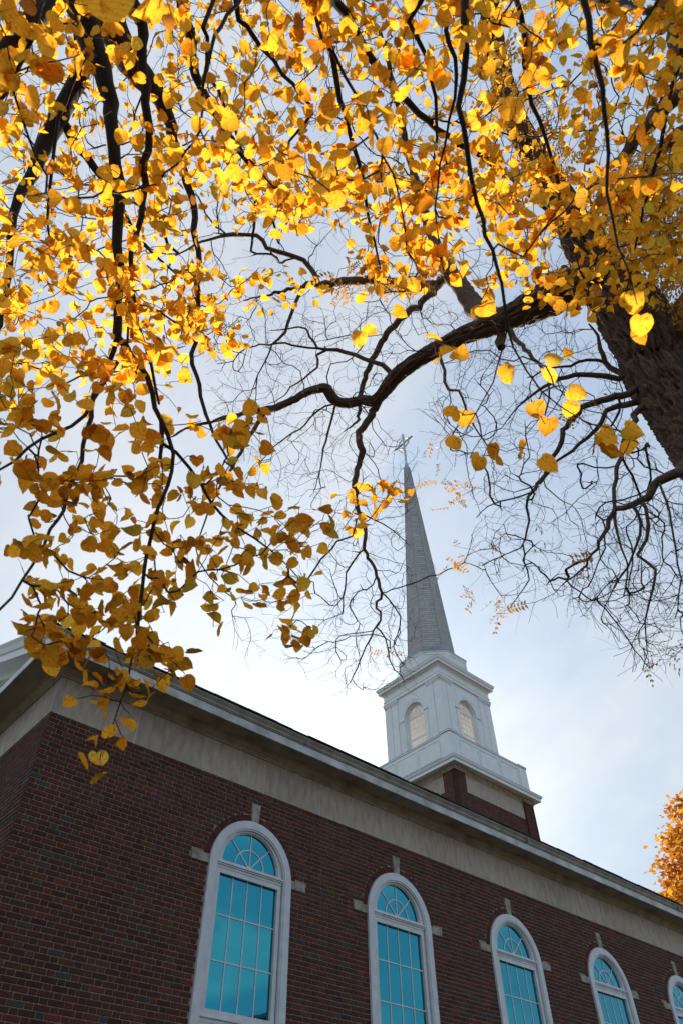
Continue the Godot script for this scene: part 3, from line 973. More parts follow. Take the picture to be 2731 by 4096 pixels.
func spire(s: Node3D) -> void:
	var y0 := 26.12
	var y1 := 44.2
	var r0 := 1.43
	var r1 := 0.235
	var ap := cos(PI / 8)
	# flared skirt of the spire
	part("spire_skirt", loft(8, 0.0, TX, TZ, [[2.06 * ap, 25.41], [1.75 * ap, 25.66], [1.53 * ap, 25.98], [1.47 * ap, 26.13], [1.3 * ap, 26.2]]).mesh(), M.flash, s)
	var core := part("spire", loft(8, 0.0, TX, TZ, [[(r0 - 0.02) * ap, y0], [(r1 - 0.012) * ap, y1], [0.0, y1]]).mesh(), M.lead, s)
	var pieces := []
	var n := 102
	for k in n:
		var ya := lerpf(y0, y1, k / float(n)); var yb := lerpf(y0, y1, (k + 1) / float(n))
		var ra := lerpf(r0, r1, k / float(n)); var rb := lerpf(r0, r1, (k + 1) / float(n))
		for f in 8:
			var t := PI / 4 * f
			var nn := Vector3(cos(t), 0, sin(t)); var side := Vector3(-sin(t), 0, cos(t))
			var wa := ra * sin(PI / 8); var wb := rb * sin(PI / 8)
			var cnt := maxi(1, int(round(wa * 2.0 / 0.36)))
			var shift := rng.randf_range(-0.25, 0.25) if cnt > 1 else 0.0
			for i in cnt:
				var ua := -1.0 if i == 0 else (i + shift) / cnt * 2.0 - 1.0
				var ub := 1.0 if i == cnt - 1 else (i + 1 + shift) / cnt * 2.0 - 1.0
				var mb := MB.new()
				var tone := 0.6 * rng.randf_range(0.9, 1.1)
				if i == 0 and k % 2 == 0 and rng.randf() < 0.4:
					tone *= 0.82
				mb.col = Color(tone, tone * 0.93, tone * 0.88)
				var base := Vector3(TX, 0, TZ)
				var g := 0.003
				var lip := 0.03
				var a0 := base + nn * (ra * ap + lip) + side * (ua * wa + g) + Vector3.UP * (ya - 0.02)
				var a1 := base + nn * (ra * ap + lip) + side * (ub * wa - g) + Vector3.UP * (ya - 0.02)
				var b0 := base + nn * (rb * ap + 0.004) + side * (ua * wb + g) + Vector3.UP * yb
				var b1 := base + nn * (rb * ap + 0.004) + side * (ub * wb - g) + Vector3.UP * yb
				mb.quad(a0, a1, b1, b0, nn)
				mb.quad(a0, a1, a1 - nn * lip, a0 - nn * lip, Vector3.DOWN)
				mb.quad(a0, b0, b0 - nn * 0.004, a0 - nn * lip, -side)
				mb.quad(a1, b1, b1 - nn * 0.004, a1 - nn * lip, side)
				var to := (EYE - a0).normalized()
				pieces.append([mb, (a1 - a0).length() * maxf(0.0, nn.dot(Vector3(to.x, 0, to.z).normalized())) * (1.0 if k < 70 else 0.5)])
	pieces.sort_custom(func(a, b): return a[1] > b[1])
	var rest := MB.new()
	for i in pieces.size():
		var mb: MB = pieces[i][0]
		if i < 300:
			part("shingle", mb.mesh(), M.shingle, core)
		else:
			var o := rest.v.size()
			rest.v.append_array(mb.v); rest.n.append_array(mb.n); rest.c.append_array(mb.c); rest.uv.append_array(mb.uv)
			for q in mb.ix:
				rest.ix.append(q + o)
	part("shingles", rest.mesh(), M.shingle, core, "stuff")
	# metal hips
	for f in 8:
		var t := PI / 4 * (f + 0.5)
		var d := Vector3(cos(t), 0, sin(t))
		var mb := MB.new()
		rod(mb, Vector3(TX, y0 - 0.05, TZ) + d * (r0 + 0.012), Vector3(TX, y1, TZ) + d * (r1 + 0.005), 0.03, 6)
		part("hip", mb.mesh(), M.flash, s)
	part("spire_cap", loft(8, 0.0, TX, TZ, [[0.25, 44.12], [0.25, 44.24], [0.15, 44.26], [0.145, 44.85], [0.08, 44.98], [0.0, 44.98]]).mesh(), M.steel, s)
	var cr := holder("cross", s)
	var mb := MB.new()
	rod(mb, Vector3(TX, 44.9, TZ), Vector3(TX, 48.82, TZ), 0.082, 12)
	part("cross_post", mb.mesh(), M.steel, cr)
	mb = MB.new()
	rod(mb, Vector3(TX, 47.6, TZ - 0.95), Vector3(TX, 47.6, TZ + 0.95), 0.078, 12)
	part("cross_arm", mb.mesh(), M.steel, cr)
	mb = MB.new()
	for i in 28:
		var a := TAU * i / 28; var b := TAU * (i + 1) / 28
		rod(mb, Vector3(TX, 47.6 + 0.58 * sin(a), TZ + 0.58 * cos(a)), Vector3(TX, 47.6 + 0.58 * sin(b), TZ + 0.58 * cos(b)), 0.05, 8)
	part("cross_ring", mb.mesh(), M.steel, cr)
	rebase(s, Vector3(TX, 9.0, TZ))

# ------------------------------------------------------------------ trees
class Skel:
	# a growing branch skeleton: nodes with parents, hashed for nearest searches
	var pos := PackedVector3Array()
	var par := PackedInt32Array()
	var dir := PackedVector3Array()
	var rad := PackedFloat32Array()      # given radius of modelled limbs, 0 for grown twigs
	var load_ := PackedFloat32Array()
	var cells := {}
	var chains := []                     # grown twigs: arrays of node numbers, first is the parent
	const CELL := 0.4
	func key(p: Vector3) -> Vector3i:
		return Vector3i((p / CELL).floor())
	func add(p: Vector3, parent: int, r: float, open := true) -> int:
		var d := Vector3.DOWN
		if parent >= 0:
			d = (p - pos[parent]).normalized()
		pos.append(p); par.append(parent); dir.append(d); rad.append(r); load_.append(0.0)
		var i := pos.size() - 1
		if open:
			var k := key(p)
			if not cells.has(k):
				cells[k] = PackedInt32Array()
			cells[k].append(i)
		return i
	func nearest(p: Vector3, reach: int) -> int:
		var k := key(p)
		var best := -1
		var score := 1e9
		for ring in range(0, reach + 1):
			if best >= 0 and ring * CELL > score + CELL:
				break
			for x in range(-ring, ring + 1):
				for y in range(-ring, ring + 1):
					for z in range(-ring, ring + 1):
						if maxi(absi(x), maxi(absi(y), absi(z))) != ring:
							continue
						var kk := k + Vector3i(x, y, z)
						if not cells.has(kk):
							continue
						for i in cells[kk]:
							var v := p - pos[i]
							var l := v.length()
							if l < 0.03:
								continue
							var s := l * (1.45 - 0.55 * dir[i].dot(v / l))
							if s < score:
								score = s; best = i
		return best
	func grow(target: Vector3, rng: RandomNumberGenerator, step: float, jitter: float, reach: int, sag: float) -> int:
		var a := nearest(target, reach)
		if a < 0:
			return -1
		var p0 := pos[a]
		var gap := target - p0
		var l := gap.length()
		var mid := p0 + (dir[a] * 0.3 + gap / l * 0.45 + Vector3.UP * sag).normalized() * l * 0.5
		var n := maxi(2, int(ceil(l / step)))
		var chain := PackedInt32Array([a])
		var last := a
		for i in range(1, n + 1):
			var t := i / float(n)
			var q := p0 * (1 - t) * (1 - t) + mid * 2 * t * (1 - t) + target * t * t
			if i < n:
				q += Vector3(rng.randfn(), rng.randfn(), rng.randfn()) * jitter * minf(step, l / n)
			last = add(q, last, 0.0)
			chain.append(last)
		chains.append(chain)
		return last
	func weigh(tip: float, power: float) -> void:
		for i in pos.size():
			load_[i] = 0.0
		var kids := PackedInt32Array()
		kids.resize(pos.size())
		for i in pos.size():
			if par[i] >= 0:
				kids[par[i]] += 1
		for j in pos.size():
			var i := pos.size() - 1 - j
			if kids[i] == 0:
				load_[i] += pow(tip, power)
			if par[i] >= 0:
				load_[par[i]] += load_[i]
		for i in pos.size():
			load_[i] = pow(load_[i], 1.0 / power)

func tube(mb: MB, pts: PackedVector3Array, rads: PackedFloat32Array, sides: int, furrow: FastNoiseLite = null, depth := 0.0) -> void:
	var n := pts.size()
	if n < 2:
		return
	var d := (pts[1] - pts[0]).normalized()
	var u := d.cross(Vector3.UP if absf(d.y) < 0.9 else Vector3.RIGHT).normalized()
	var prev := -1
	var run := 0.0
	for i in n:
		var dd: Vector3 = (pts[mini(i + 1, n - 1)] - pts[maxi(i - 1, 0)]).normalized()
		u = (u - dd * u.dot(dd)).normalized()
		var w := dd.cross(u)
		if i > 0:
			run += pts[i].distance_to(pts[i - 1])
		var start := mb.v.size()
		for j in sides:
			var t := TAU * j / sides
			var o := u * cos(t) + w * sin(t)
			var r := rads[i]
			if furrow:
				# long interlaced ridges of bark
				var f := furrow.get_noise_3d(cos(t) * r * 17.0, run * 3.0, sin(t) * r * 17.0)
				r += depth * (0.5 - absf(f) * 3.2) * clampf(rads[i] / 0.2, 0.25, 1.0)
			mb.vert(pts[i] + o * r, o, Vector2(j / float(sides), run))
		if prev >= 0:
			for j in sides:
				var k := (j + 1) % sides
				# front faces run clockwise
				mb.ix.append(prev + j); mb.ix.append(start + j); mb.ix.append(prev + k)
				mb.ix.append(prev + k); mb.ix.append(start + j); mb.ix.append(start + k)
		prev = start

func smooth_normals(mb: MB) -> void:
	for i in mb.n.size():
		mb.n[i] = Vector3.ZERO
	for i in range(0, mb.ix.size(), 3):
		var a := mb.ix[i]; var b := mb.ix[i + 1]; var c := mb.ix[i + 2]
		var f := (mb.v[c] - mb.v[a]).cross(mb.v[b] - mb.v[a])
		mb.n[a] += f; mb.n[b] += f; mb.n[c] += f
	for i in mb.n.size():
		mb.n[i] = mb.n[i].normalized()

func spline(pts: Array, step: float) -> Array:
	# Catmull-Rom through [Vector3, radius] pairs
	var out := []
	for i in pts.size() - 1:
		var p0: Vector3 = pts[maxi(i - 1, 0)][0]; var p1: Vector3 = pts[i][0]; var p2: Vector3 = pts[i + 1][0]; var p3: Vector3 = pts[mini(i + 2, pts.size() - 1)][0]
		var n := maxi(1, int(ceil(p1.distance_to(p2) / step)))
		for k in n:
			var t := k / float(n)
			out.append([p1.cubic_interpolate(p2, p0, p3, t), lerpf(pts[i][1], pts[i + 1][1], t)])
	out.append(pts[-1])
	return out

func limb(sk: Skel, tree: Node3D, called: String, survey: Array, m: Material, parent := -1, sides := 10, wob := 0.0, furrow: FastNoiseLite = null, depth := 0.0, step := 0.12, open := true) -> PackedInt32Array:
	# survey: [x, y, distance, width in survey pixels], or [Vector3, radius]
	var pts := []
	for s in survey:
		if s.size() == 2:
			pts.append(s)
		else:
			var k := 2731.0 / 1568.0
			pts.append([at(s[0], s[1], s[2]), s[3] * k * s[2] / FOCAL * 0.5 * 0.9])
	if parent >= 0:
		pts.push_front([sk.pos[parent], minf(pts[0][1] * 1.1, maxf(sk.rad[parent], pts[0][1]))])
	var sm := spline(pts, step)
	var ids := PackedInt32Array()
	var pp := PackedVector3Array()
	var rr := PackedFloat32Array()
	var last := parent
	for i in sm.size():
		var p: Vector3 = sm[i][0]
		var r: float = sm[i][1]
		if wob > 0.0 and i > 0:
			p += Vector3(rng.randfn(), rng.randfn(), rng.randfn()) * wob * minf(r * 1.5 + 0.004, 0.03)
		pp.append(p); rr.append(r)
		if i > 0 or parent < 0:
			last = sk.add(p, last, r, open)
		ids.append(last)
	var mb := MB.new()
	tube(mb, pp, rr, sides, furrow, depth)
	if furrow:
		smooth_normals(mb)
	part(called, mb.mesh(), m, tree)
	return ids

func near_id(sk: Skel, ids: PackedInt32Array, x: float, y: float) -> int:
	# the node of a limb that shows nearest to a survey position
	var best := ids[0]
	var bd := 1e9
	for i in ids:
		var s := seen(sk.pos[i])
		var d := Vector2(s.x - x, s.y - y).length()
		if d < bd:
			bd = d; best = i
	return best

func twig_mesh(sk: Skel, sides: int, most: float) -> MB:
	var mb := MB.new()
	for ch in sk.chains:
		var pp := PackedVector3Array()
		var rr := PackedFloat32Array()
		for k in ch.size():
			var i: int = ch[k]
			pp.append(sk.pos[i])
			rr.append(minf(sk.load_[ch[1]] if k == 0 else sk.load_[i], most))
		tube(mb, pp, rr, sides)
	return mb

# ---- leaves
func leaf_into(mb: MB, tf: Transform3D, c: Color, r: RandomNumberGenerator) -> void:
	# a rounded, heart-based blade with a short point, folded on its midrib, curled and waved
	var fold := r.randf_range(0.05, 0.55)
	var curl := r.randf_range(-0.7, 0.7)
	var wide := r.randf_range(0.74, 1.12)
	var twist := r.randf_range(-0.5, 0.5)
	var wave := r.randf_range(0.0, 0.05)
	if r.randf() < 0.18:
		# drying blades roll up
		fold = r.randf_range(0.5, 1.1)
		curl = r.randf_range(0.8, 1.5) * (1.0 if r.randf() < 0.5 else -1.0)
		wave = 0.12
	var ph := r.randf() * TAU
	var skew := r.randf_range(-0.12, 0.12)
	var rim := [Vector2(0.0, 0.02), Vector2(0.2, -0.055), Vector2(0.37, 0.03), Vector2(0.475, 0.2), Vector2(0.485, 0.4), Vector2(0.41, 0.6), Vector2(0.27, 0.78), Vector2(0.09, 0.91), Vector2(0.0, 1.0)]
	var rib := [0.02, 0.1, 0.2, 0.33, 0.47, 0.6, 0.74, 0.87, 1.0]
	var bend := func(x: float, y: float) -> Vector3:
		var z := fold * absf(x) + curl * (y - 0.35) * (y - 0.35) + wave * sin(y * 17.0 + ph + x * 5.0) * absf(x) * 2.0 + twist * x * (y - 0.3)
		return Vector3(x * wide + skew * y * y, y, z)
	mb.col = c
	var start := mb.v.size()
	var ids := []
	for i in 9:
		ids.append(mb.vert(tf * (bend.call(0.0, rib[i]) as Vector3), Vector3.ZERO, Vector2(0.5, rib[i])))
	for sx in [-1.0, 1.0]:
		var e := [ids[0]]
		for i in range(1, 8):
			e.append(mb.vert(tf * (bend.call(sx * rim[i].x, rim[i].y) as Vector3), Vector3.ZERO, Vector2(0.5 + sx * rim[i].x, clampf(rim[i].y, 0, 1))))
		e.append(ids[8])
		for i in 8:
			for t in [[ids[i], e[i], e[i + 1]], [ids[i], e[i + 1], ids[i + 1]]]:
				if t[0] == t[1] or t[1] == t[2] or t[0] == t[2]:
					continue
				if sx > 0:
					mb.ix.append(t[0]); mb.ix.append(t[1]); mb.ix.append(t[2])
				else:
					mb.ix.append(t[0]); mb.ix.append(t[2]); mb.ix.append(t[1])
	# shared normals
	var first := mb.ix.size() - 3 * 30
	for i in range(maxi(0, first), mb.ix.size(), 3):
		var a := mb.ix[i]; var b := mb.ix[i + 1]; var d := mb.ix[i + 2]
		if a < start:
			continue
		var f := (mb.v[d] - mb.v[a]).cross(mb.v[b] - mb.v[a])
		mb.n[a] += f; mb.n[b] += f; mb.n[d] += f
	for i in range(start, mb.v.size()):
		mb.n[i] = mb.n[i].normalized()

func leaf_tone() -> Color:
	var t := rng.randf()
	var c := Color(0.92, 0.45, 0.032)
	if t < 0.22:
		c = Color(0.88, 0.40, 0.026)
	elif t < 0.34:
		c = Color(0.92, 0.52, 0.06)
	elif t < 0.42:
		c = Color(0.72, 0.27, 0.018)
	elif t < 0.46:
		c = Color(0.76, 0.48, 0.05)
	elif t < 0.49:
		c = Color(0.42, 0.17, 0.03)
	var k := rng.randf_range(0.82, 1.06)
	return Color(c.r * k, c.g * k, c.b * k)

func leaf_frame(where: Vector3, size: float, droop: float) -> Transform3D:
	var a := rng.randf() * TAU
	var tip := Vector3(cos(a), rng.randf_range(-droop - 0.5, 0.45 - droop), sin(a)).normalized()
	var nn := Vector3(rng.randfn(), rng.randfn() + 0.7, rng.randfn())
	nn = (nn - tip * nn.dot(tip)).normalized()
	return Transform3D(Basis(nn.cross(tip) * -1.0, tip, nn) * size, where)

func in_poly(p: Array, n: int, out: Array, near: float, far: float, bias := 1.0) -> void:
	# n points spread over a polygon of the survey at distances near .. far
	var poly := PackedVector2Array()
	var lo := Vector2(1e9, 1e9); var hi := Vector2(-1e9, -1e9)
	for q in p:
		poly.append(Vector2(q[0], q[1])); lo = lo.min(poly[-1]); hi = hi.max(poly[-1])
	var mine := PackedVector2Array()
	var k := 0
	while k < n:
		var q := Vector2(rng.randf_range(lo.x, hi.x), rng.randf_range(lo.y, hi.y))
		if Geometry2D.is_point_in_polygon(q, poly):
			for tries in 3:
				# keep sprays apart
				var q2 := Vector2(rng.randf_range(lo.x, hi.x), rng.randf_range(lo.y, hi.y))
				if Geometry2D.is_point_in_polygon(q2, poly) and room(q2, mine) > room(q, mine):
					q = q2
			mine.append(q)
			out.append(at(q.x, q.y, lerpf(near, far, pow(rng.randf(), bias))))
			k += 1

func room(q: Vector2, others: PackedVector2Array) -> float:
	var d := 1e9
	for i in range(maxi(0, others.size() - 160), others.size()):
		d = minf(d, q.distance_squared_to(others[i]))
	return d

func sort_by_skeleton(sk: Skel, list: Array) -> Array:
	var a := []
	for p in list:
		var i := sk.nearest(p, 7)
		a.append([p, sk.pos[i].distance_to(p) if i >= 0 else 99.0])
	a.sort_custom(func(x, y): return x[1] < y[1])
	return a.map(func(x): return x[0])

func linden() -> void:
	var t := thing("linden_tree", "yellow autumn tree with drooping branches of round leaves, nearest the camera", "tree")
	var sk := Skel.new()
	var bark: Material = M.smooth_bark
	var fur := FastNoiseLite.new()
	fur.frequency = 1.0; fur.seed = 5; fur.fractal_octaves = 3
	# trunk behind the camera, forking overhead
	var foot := Vector3(-5.6, 0.0, 11.6)
	var trunk := limb(sk, t, "trunk", [[foot - Vector3(0, 0.3, 0), 0.36], [foot + Vector3(0.02, 0.3, 0), 0.29], [foot + Vector3(0.1, 2.2, -0.1), 0.25], [foot + Vector3(0.25, 4.2, -0.3), 0.22]], bark, -1, 24, 0.0, fur, 0.02, 0.15, false)
	var fork := trunk[-1]
	var hub_a := limb(sk, t, "limb", [[at(150, -420, 5.4), 0.15], [at(215, -160, 5.3), 0.125]], bark, fork, 14, 0.1, fur, 0.01, 0.12)
	var hub_b := limb(sk, t, "limb", [[at(560, -560, 5.6), 0.14], [at(720, -230, 5.6), 0.10]], bark, fork, 14, 0.1, fur, 0.01, 0.12)
	var hub_c := limb(sk, t, "limb", [[at(900, -460, 5.3), 0.09], [at(1080, -220, 4.6), 0.06]], bark, hub_b[hub_b.size() / 2], 14, 0.1, fur, 0.008, 0.12, false)
	var a := hub_a[-1]; var b := hub_b[-1]; var c := hub_c[-1]
	var l1 := limb(sk, t, "branch", [[180, -30, 5.0, 58], [200, 50, 4.9, 54], [225, 130, 4.8, 46], [245, 200, 4.7, 36], [258, 300, 4.55, 28], [268, 420, 4.4, 26], [272, 560, 4.25, 23], [274, 690, 4.1, 20], [278, 775, 4.0, 22]], bark, a, 12, 0.3)
	var l1b := limb(sk, t, "branch", [[305, 814, 3.95, 16], [332, 864, 3.85, 14], [350, 904, 3.8, 13], [370, 969, 3.7, 12], [372, 1059, 3.6, 9]], bark, l1[-1], 8, 0.3)
	var down := limb(sk, t, "branch", [[395, 1039, 3.6, 10], [385, 1114, 3.5, 10], [360, 1169, 3.45, 10], [345, 1239, 3.4, 10], [330, 1314, 3.3, 9.5], [324, 1400, 3.2, 9], [320, 1440, 3.15, 8], [304, 1518, 3.1, 5.5], [290, 1578, 3.05, 4.5], [262, 1650, 3.0, 3], [238, 1738, 2.95, 1.5]], bark, near_id(sk, l1b, 370, 969), 8, 0.3)
	limb(sk, t, "branch", [[435, 1074, 3.6, 8], [485, 1154, 3.6, 7.5], [540, 1209, 3.65, 6], [625, 1264, 3.7, 4.5], [690, 1330, 3.7, 2.5]], bark, near_id(sk, l1b, 380, 1000), 8, 0.3)
	limb(sk, t, "branch", [[245, 854, 3.9, 12], [220, 909, 3.8, 12], [200, 989, 3.6, 11], [185, 1059, 3.5, 10], [160, 1119, 3.4, 9.5], [145, 1169, 3.3, 9], [115, 1219, 3.2, 8], [75, 1299, 3.05, 7], [0, 1404, 2.85, 6], [-60, 1470, 2.8, 3]], bark, l1[-1], 8, 0.3)
	limb(sk, t, "branch", [[195, 949, 3.75, 9], [100, 1009, 3.5, 8], [0, 1079, 3.3, 6], [-80, 1130, 3.2, 4]], bark, near_id(sk, l1b, 290, 800), 8, 0.3)
	var l2 := limb(sk, t, "branch", [[318, 30, 4.6, 22], [326, 110, 4.5, 22], [335, 200, 4.4, 20], [340, 300, 4.3, 18], [335, 420, 4.2, 16], [325, 500, 4.1, 14], [308, 565, 4.05, 12], [296, 595, 4.0, 12], [304, 640, 4.0, 11], [315, 730, 3.95, 10], [345, 839, 3.9, 8], [365, 929, 3.8, 6]], bark, a, 10, 0.3)
	limb(sk, t, "branch", [[300, 680, 4.2, 8], [298, 760, 4.1, 6], [290, 830, 4.05, 4]], bark, near_id(sk, l2, 296, 595), 8, 0.3)
	var l3 := limb(sk, t, "branch", [[235, -10, 6.2, 62], [265, 70, 6.3, 60], [300, 140, 6.4, 56], [350, 200, 6.5, 44], [385, 260, 6.5, 30], [410, 350, 6.4, 20], [430, 420, 6.3, 18], [449, 475, 6.2, 15], [452, 550, 6.0, 14], [459, 600, 5.9, 13], [455, 650, 5.7, 13], [452, 735, 5.5, 12], [446, 814, 5.3, 11], [455, 889, 5.1, 10], [475, 954, 4.9, 9], [500, 1014, 4.7, 7], [540, 1084, 4.5, 5]], bark, a, 12, 0.3, fur, 0.006)
	limb(sk, t, "branch", [[100, 15, 4.2, 40], [45, 90, 4.1, 36], [-10, 145, 4.0, 32], [-120, 240, 3.9, 22]], bark, a, 12, 0.3, fur, 0.006)
	limb(sk, t, "branch", [[95, 10, 3.6, 8], [70, 100, 3.55, 9], [30, 170, 3.5, 8], [-5, 245, 3.4, 7], [-60, 330, 3.3, 5]], bark, a, 8, 0.3)
	limb(sk, t, "branch", [[195, 130, 4.3, 8], [150, 230, 4.2, 9], [130, 310, 4.1, 8], [115, 425, 4.0, 7], [110, 540, 3.9, 5]], bark, near_id(sk, l1, 225, 120), 8, 0.3)
	# older limbs farther back
	var l5 := limb(sk, t, "limb", [[185, 60, 8.0, 34], [190, 150, 8.1, 38], [165, 210, 8.2, 36], [135, 270, 8.3, 40], [100, 340, 8.2, 34], [75, 400, 8.0, 26], [35, 475, 7.8, 20], [20, 625, 7.5, 15], [0, 760, 7.2, 8]], bark, hub_a[hub_a.size() / 2], 14, 0.2, fur, 0.012)
	limb(sk, t, "limb", [[170, 325, 8.3, 20], [200, 360, 8.3, 18], [235, 410, 8.3, 16], [258, 440, 8.3, 12], [330, 560, 8.2, 7], [420, 640, 8.0, 4]], bark, near_id(sk, l5, 135, 275), 10, 0.2, fur, 0.006)
	limb(sk, t, "limb", [[430, -30, 7.4, 24], [440, 90, 7.5, 24], [450, 170, 7.6, 20], [520, 300, 7.6, 13], [600, 420, 7.5, 8], [640, 560, 7.2, 4]], bark, b, 10, 0.2, fur, 0.006)
	limb(sk, t, "branch", [[492, 0, 3.7, 9], [480, 90, 3.6, 9], [468, 200, 3.5, 7], [462, 300, 3.4, 4]], bark, b, 8, 0.3)
	limb(sk, t, "branch", [[485, 100, 3.9, 8], [500, 200, 3.9, 8], [530, 275, 3.9, 7], [555, 340, 3.9, 6], [610, 410, 3.9, 5], [660, 470, 3.9, 3]], bark, b, 8, 0.3)
	limb(sk, t, "branch", [[545, 0, 5.2, 12], [570, 65, 5.2, 11], [600, 110, 5.2, 10], [630, 145, 5.2, 9], [690, 215, 5.3, 8], [715, 260, 5.3, 7], [690, 295, 5.3, 6], [664, 325, 5.3, 5.5], [648, 370, 5.3, 5], [655, 415, 5.2, 4]], bark, b, 8, 0.3)
	limb(sk, t, "limb", [[760, -30, 6.8, 22], [850, 130, 6.9, 18], [960, 260, 7.0, 15], [1100, 360, 7.1, 12], [1240, 470, 7.0, 9], [1350, 580, 6.8, 6], [1430, 660, 6.6, 4]], bark, b, 10, 0.25, fur, 0.005)
	limb(sk, t, "limb", [[700, -30, 5.6, 16], [760, 120, 5.6, 14], [790, 260, 5.5, 11], [830, 400, 5.4, 9], [850, 520, 5.3, 6], [880, 640, 5.1, 3.5]], bark, b, 10, 0.25)
	limb(sk, t, "branch", [[944, 50, 4.4, 10], [959, 100, 4.4, 10], [984, 155, 4.4, 9], [999, 225, 4.4, 8], [1004, 280, 4.4, 7], [990, 400, 4.4, 5], [960, 520, 4.3, 3], [975, 690, 4.2, 1.6]], bark, c, 8, 0.3)
	limb(sk, t, "branch", [[1029, 20, 3.9, 10], [1034, 100, 3.8, 10], [1049, 175, 3.8, 8], [1020, 330, 3.7, 5], [1000, 480, 3.6, 4], [1020, 640, 3.4, 2]], bark, c, 8, 0.3)
	var r1 := limb(sk, t, "branch", [[1150, -250, 4.0, 18], [1270, -150, 3.3, 16], [1334, -10, 2.9, 14], [1358, 100, 2.8, 13], [1378, 200, 2.7, 11], [1391, 300, 2.65, 9], [1394, 400, 2.6, 8], [1406, 500, 2.5, 6], [1440, 620, 2.45, 4], [1460, 700, 2.4, 2]], bark, c, 8, 0.3)
	var r2 := limb(sk, t, "branch", [[1074, -10, 3.3, 16], [1069, 125, 3.2, 15], [1061, 250, 3.1, 13], [1071, 325, 3.05, 12], [1084, 425, 3.0, 11], [1104, 510, 2.95, 10], [1129, 575, 2.9, 9], [1149, 650, 2.85, 8], [1167, 749, 2.8, 7], [1179, 799, 2.8, 5], [1209, 854, 2.8, 4.5], [1244, 899, 2.8, 4], [1284, 934, 2.8, 3.5], [1334, 964, 2.8, 3], [1384, 984, 2.8, 2.5], [1430, 990, 2.8, 1.5]], bark, c, 8, 0.3)
	limb(sk, t, "branch", [[1140, 560, 2.95, 5], [1200, 590, 3.0, 5], [1235, 540, 3.0, 4], [1290, 470, 3.1, 2.5]], bark, near_id(sk, r2, 1129, 575), 8, 0.3)
	limb(sk, t, "branch", [[1155, 790, 2.8, 4], [1130, 880, 2.8, 3.5], [1090, 950, 2.8, 3], [1060, 1000, 2.8, 2]], bark, near_id(sk, r2, 1166, 745), 8, 0.3)
	limb(sk, t, "branch", [[1560, 60, 4.6, 10], [1530, 250, 4.5, 9], [1490, 430, 4.4, 7], [1460, 560, 4.3, 5], [1440, 660, 4.2, 3]], bark, near_id(sk, r1, 1334, -10), 8, 0.3)
	limb(sk, t, "branch", [[1190, 30, 4.8, 11], [1210, 200, 4.8, 10], [1260, 350, 4.7, 8], [1300, 500, 4.6, 6], [1330, 620, 4.5, 3]], bark, c, 8, 0.3)
	limb(sk, t, "branch", [[720, 30, 3.8, 8], [770, 130, 3.7, 8], [840, 270, 3.5, 6], [900, 400, 3.3, 4.5], [930, 520, 3.2, 3]], bark, b, 8, 0.3)
	# where foliage hangs
	var goals := []
	in_poly([[-60, -60], [1630, -60], [1630, 480], [1300, 560], [900, 540], [560, 500], [-60, 560]], 760, goals, 3.4, 8.6)
	in_poly([[-60, -60], [1630, -60], [1630, 420], [1000, 480], [560, 420], [-60, 520]], 62, goals, 2.5, 3.4)
	in_poly([[380, 330], [720, 330], [740, 560], [560, 540], [380, 540]], 34, goals, 3.2, 5.5)
	in_poly([[740, 380], [1060, 380], [1080, 620], [940, 690], [780, 640]], 62, goals, 3.0, 5.5)
	in_poly([[1080, 380], [1568, 420], [1568, 640], [1500, 720], [1300, 720], [1120, 640]], 150, goals, 3.6, 6.8)
	in_poly([[-60, 520], [480, 540], [500, 800], [430, 900], [380, 860], [240, 860], [-60, 960]], 190, goals, 3.2, 7.0)
	in_poly([[540, 600], [760, 620], [700, 720], [560, 760], [480, 700]], 16, goals, 4.5, 6.2)
	in_poly([[400, 680], [560, 720], [590, 800], [480, 830]], 16, goals, 4.0, 5.5)
	in_poly([[-40, 820], [160, 760], [330, 900], [520, 960], [620, 960], [640, 1080], [560, 1150], [330, 1120], [100, 1120], [-40, 1060]], 84, goals, 2.7, 4.2)
	in_poly([[40, 1100], [330, 1090], [560, 1090], [760, 1180], [770, 1240], [700, 1380], [520, 1380], [330, 1420], [60, 1400], [20, 1250]], 118, goals, 2.7, 4.0)
	in_poly([[40, 1380], [330, 1390], [380, 1450], [340, 1540], [220, 1560], [60, 1500]], 36, goals, 2.6, 3.3)
	in_poly([[330, 1440], [450, 1480], [480, 1540], [380, 1570]], 9, goals, 2.9, 3.4)
	in_poly([[600, 1380], [760, 1400], [740, 1470], [620, 1490]], 8, goals, 3.4, 3.9)
	in_poly([[790, 1080], [900, 1090], [960, 1130], [880, 1180], [780, 1230]], 14, goals, 3.9, 4.6)
	var singles := {}
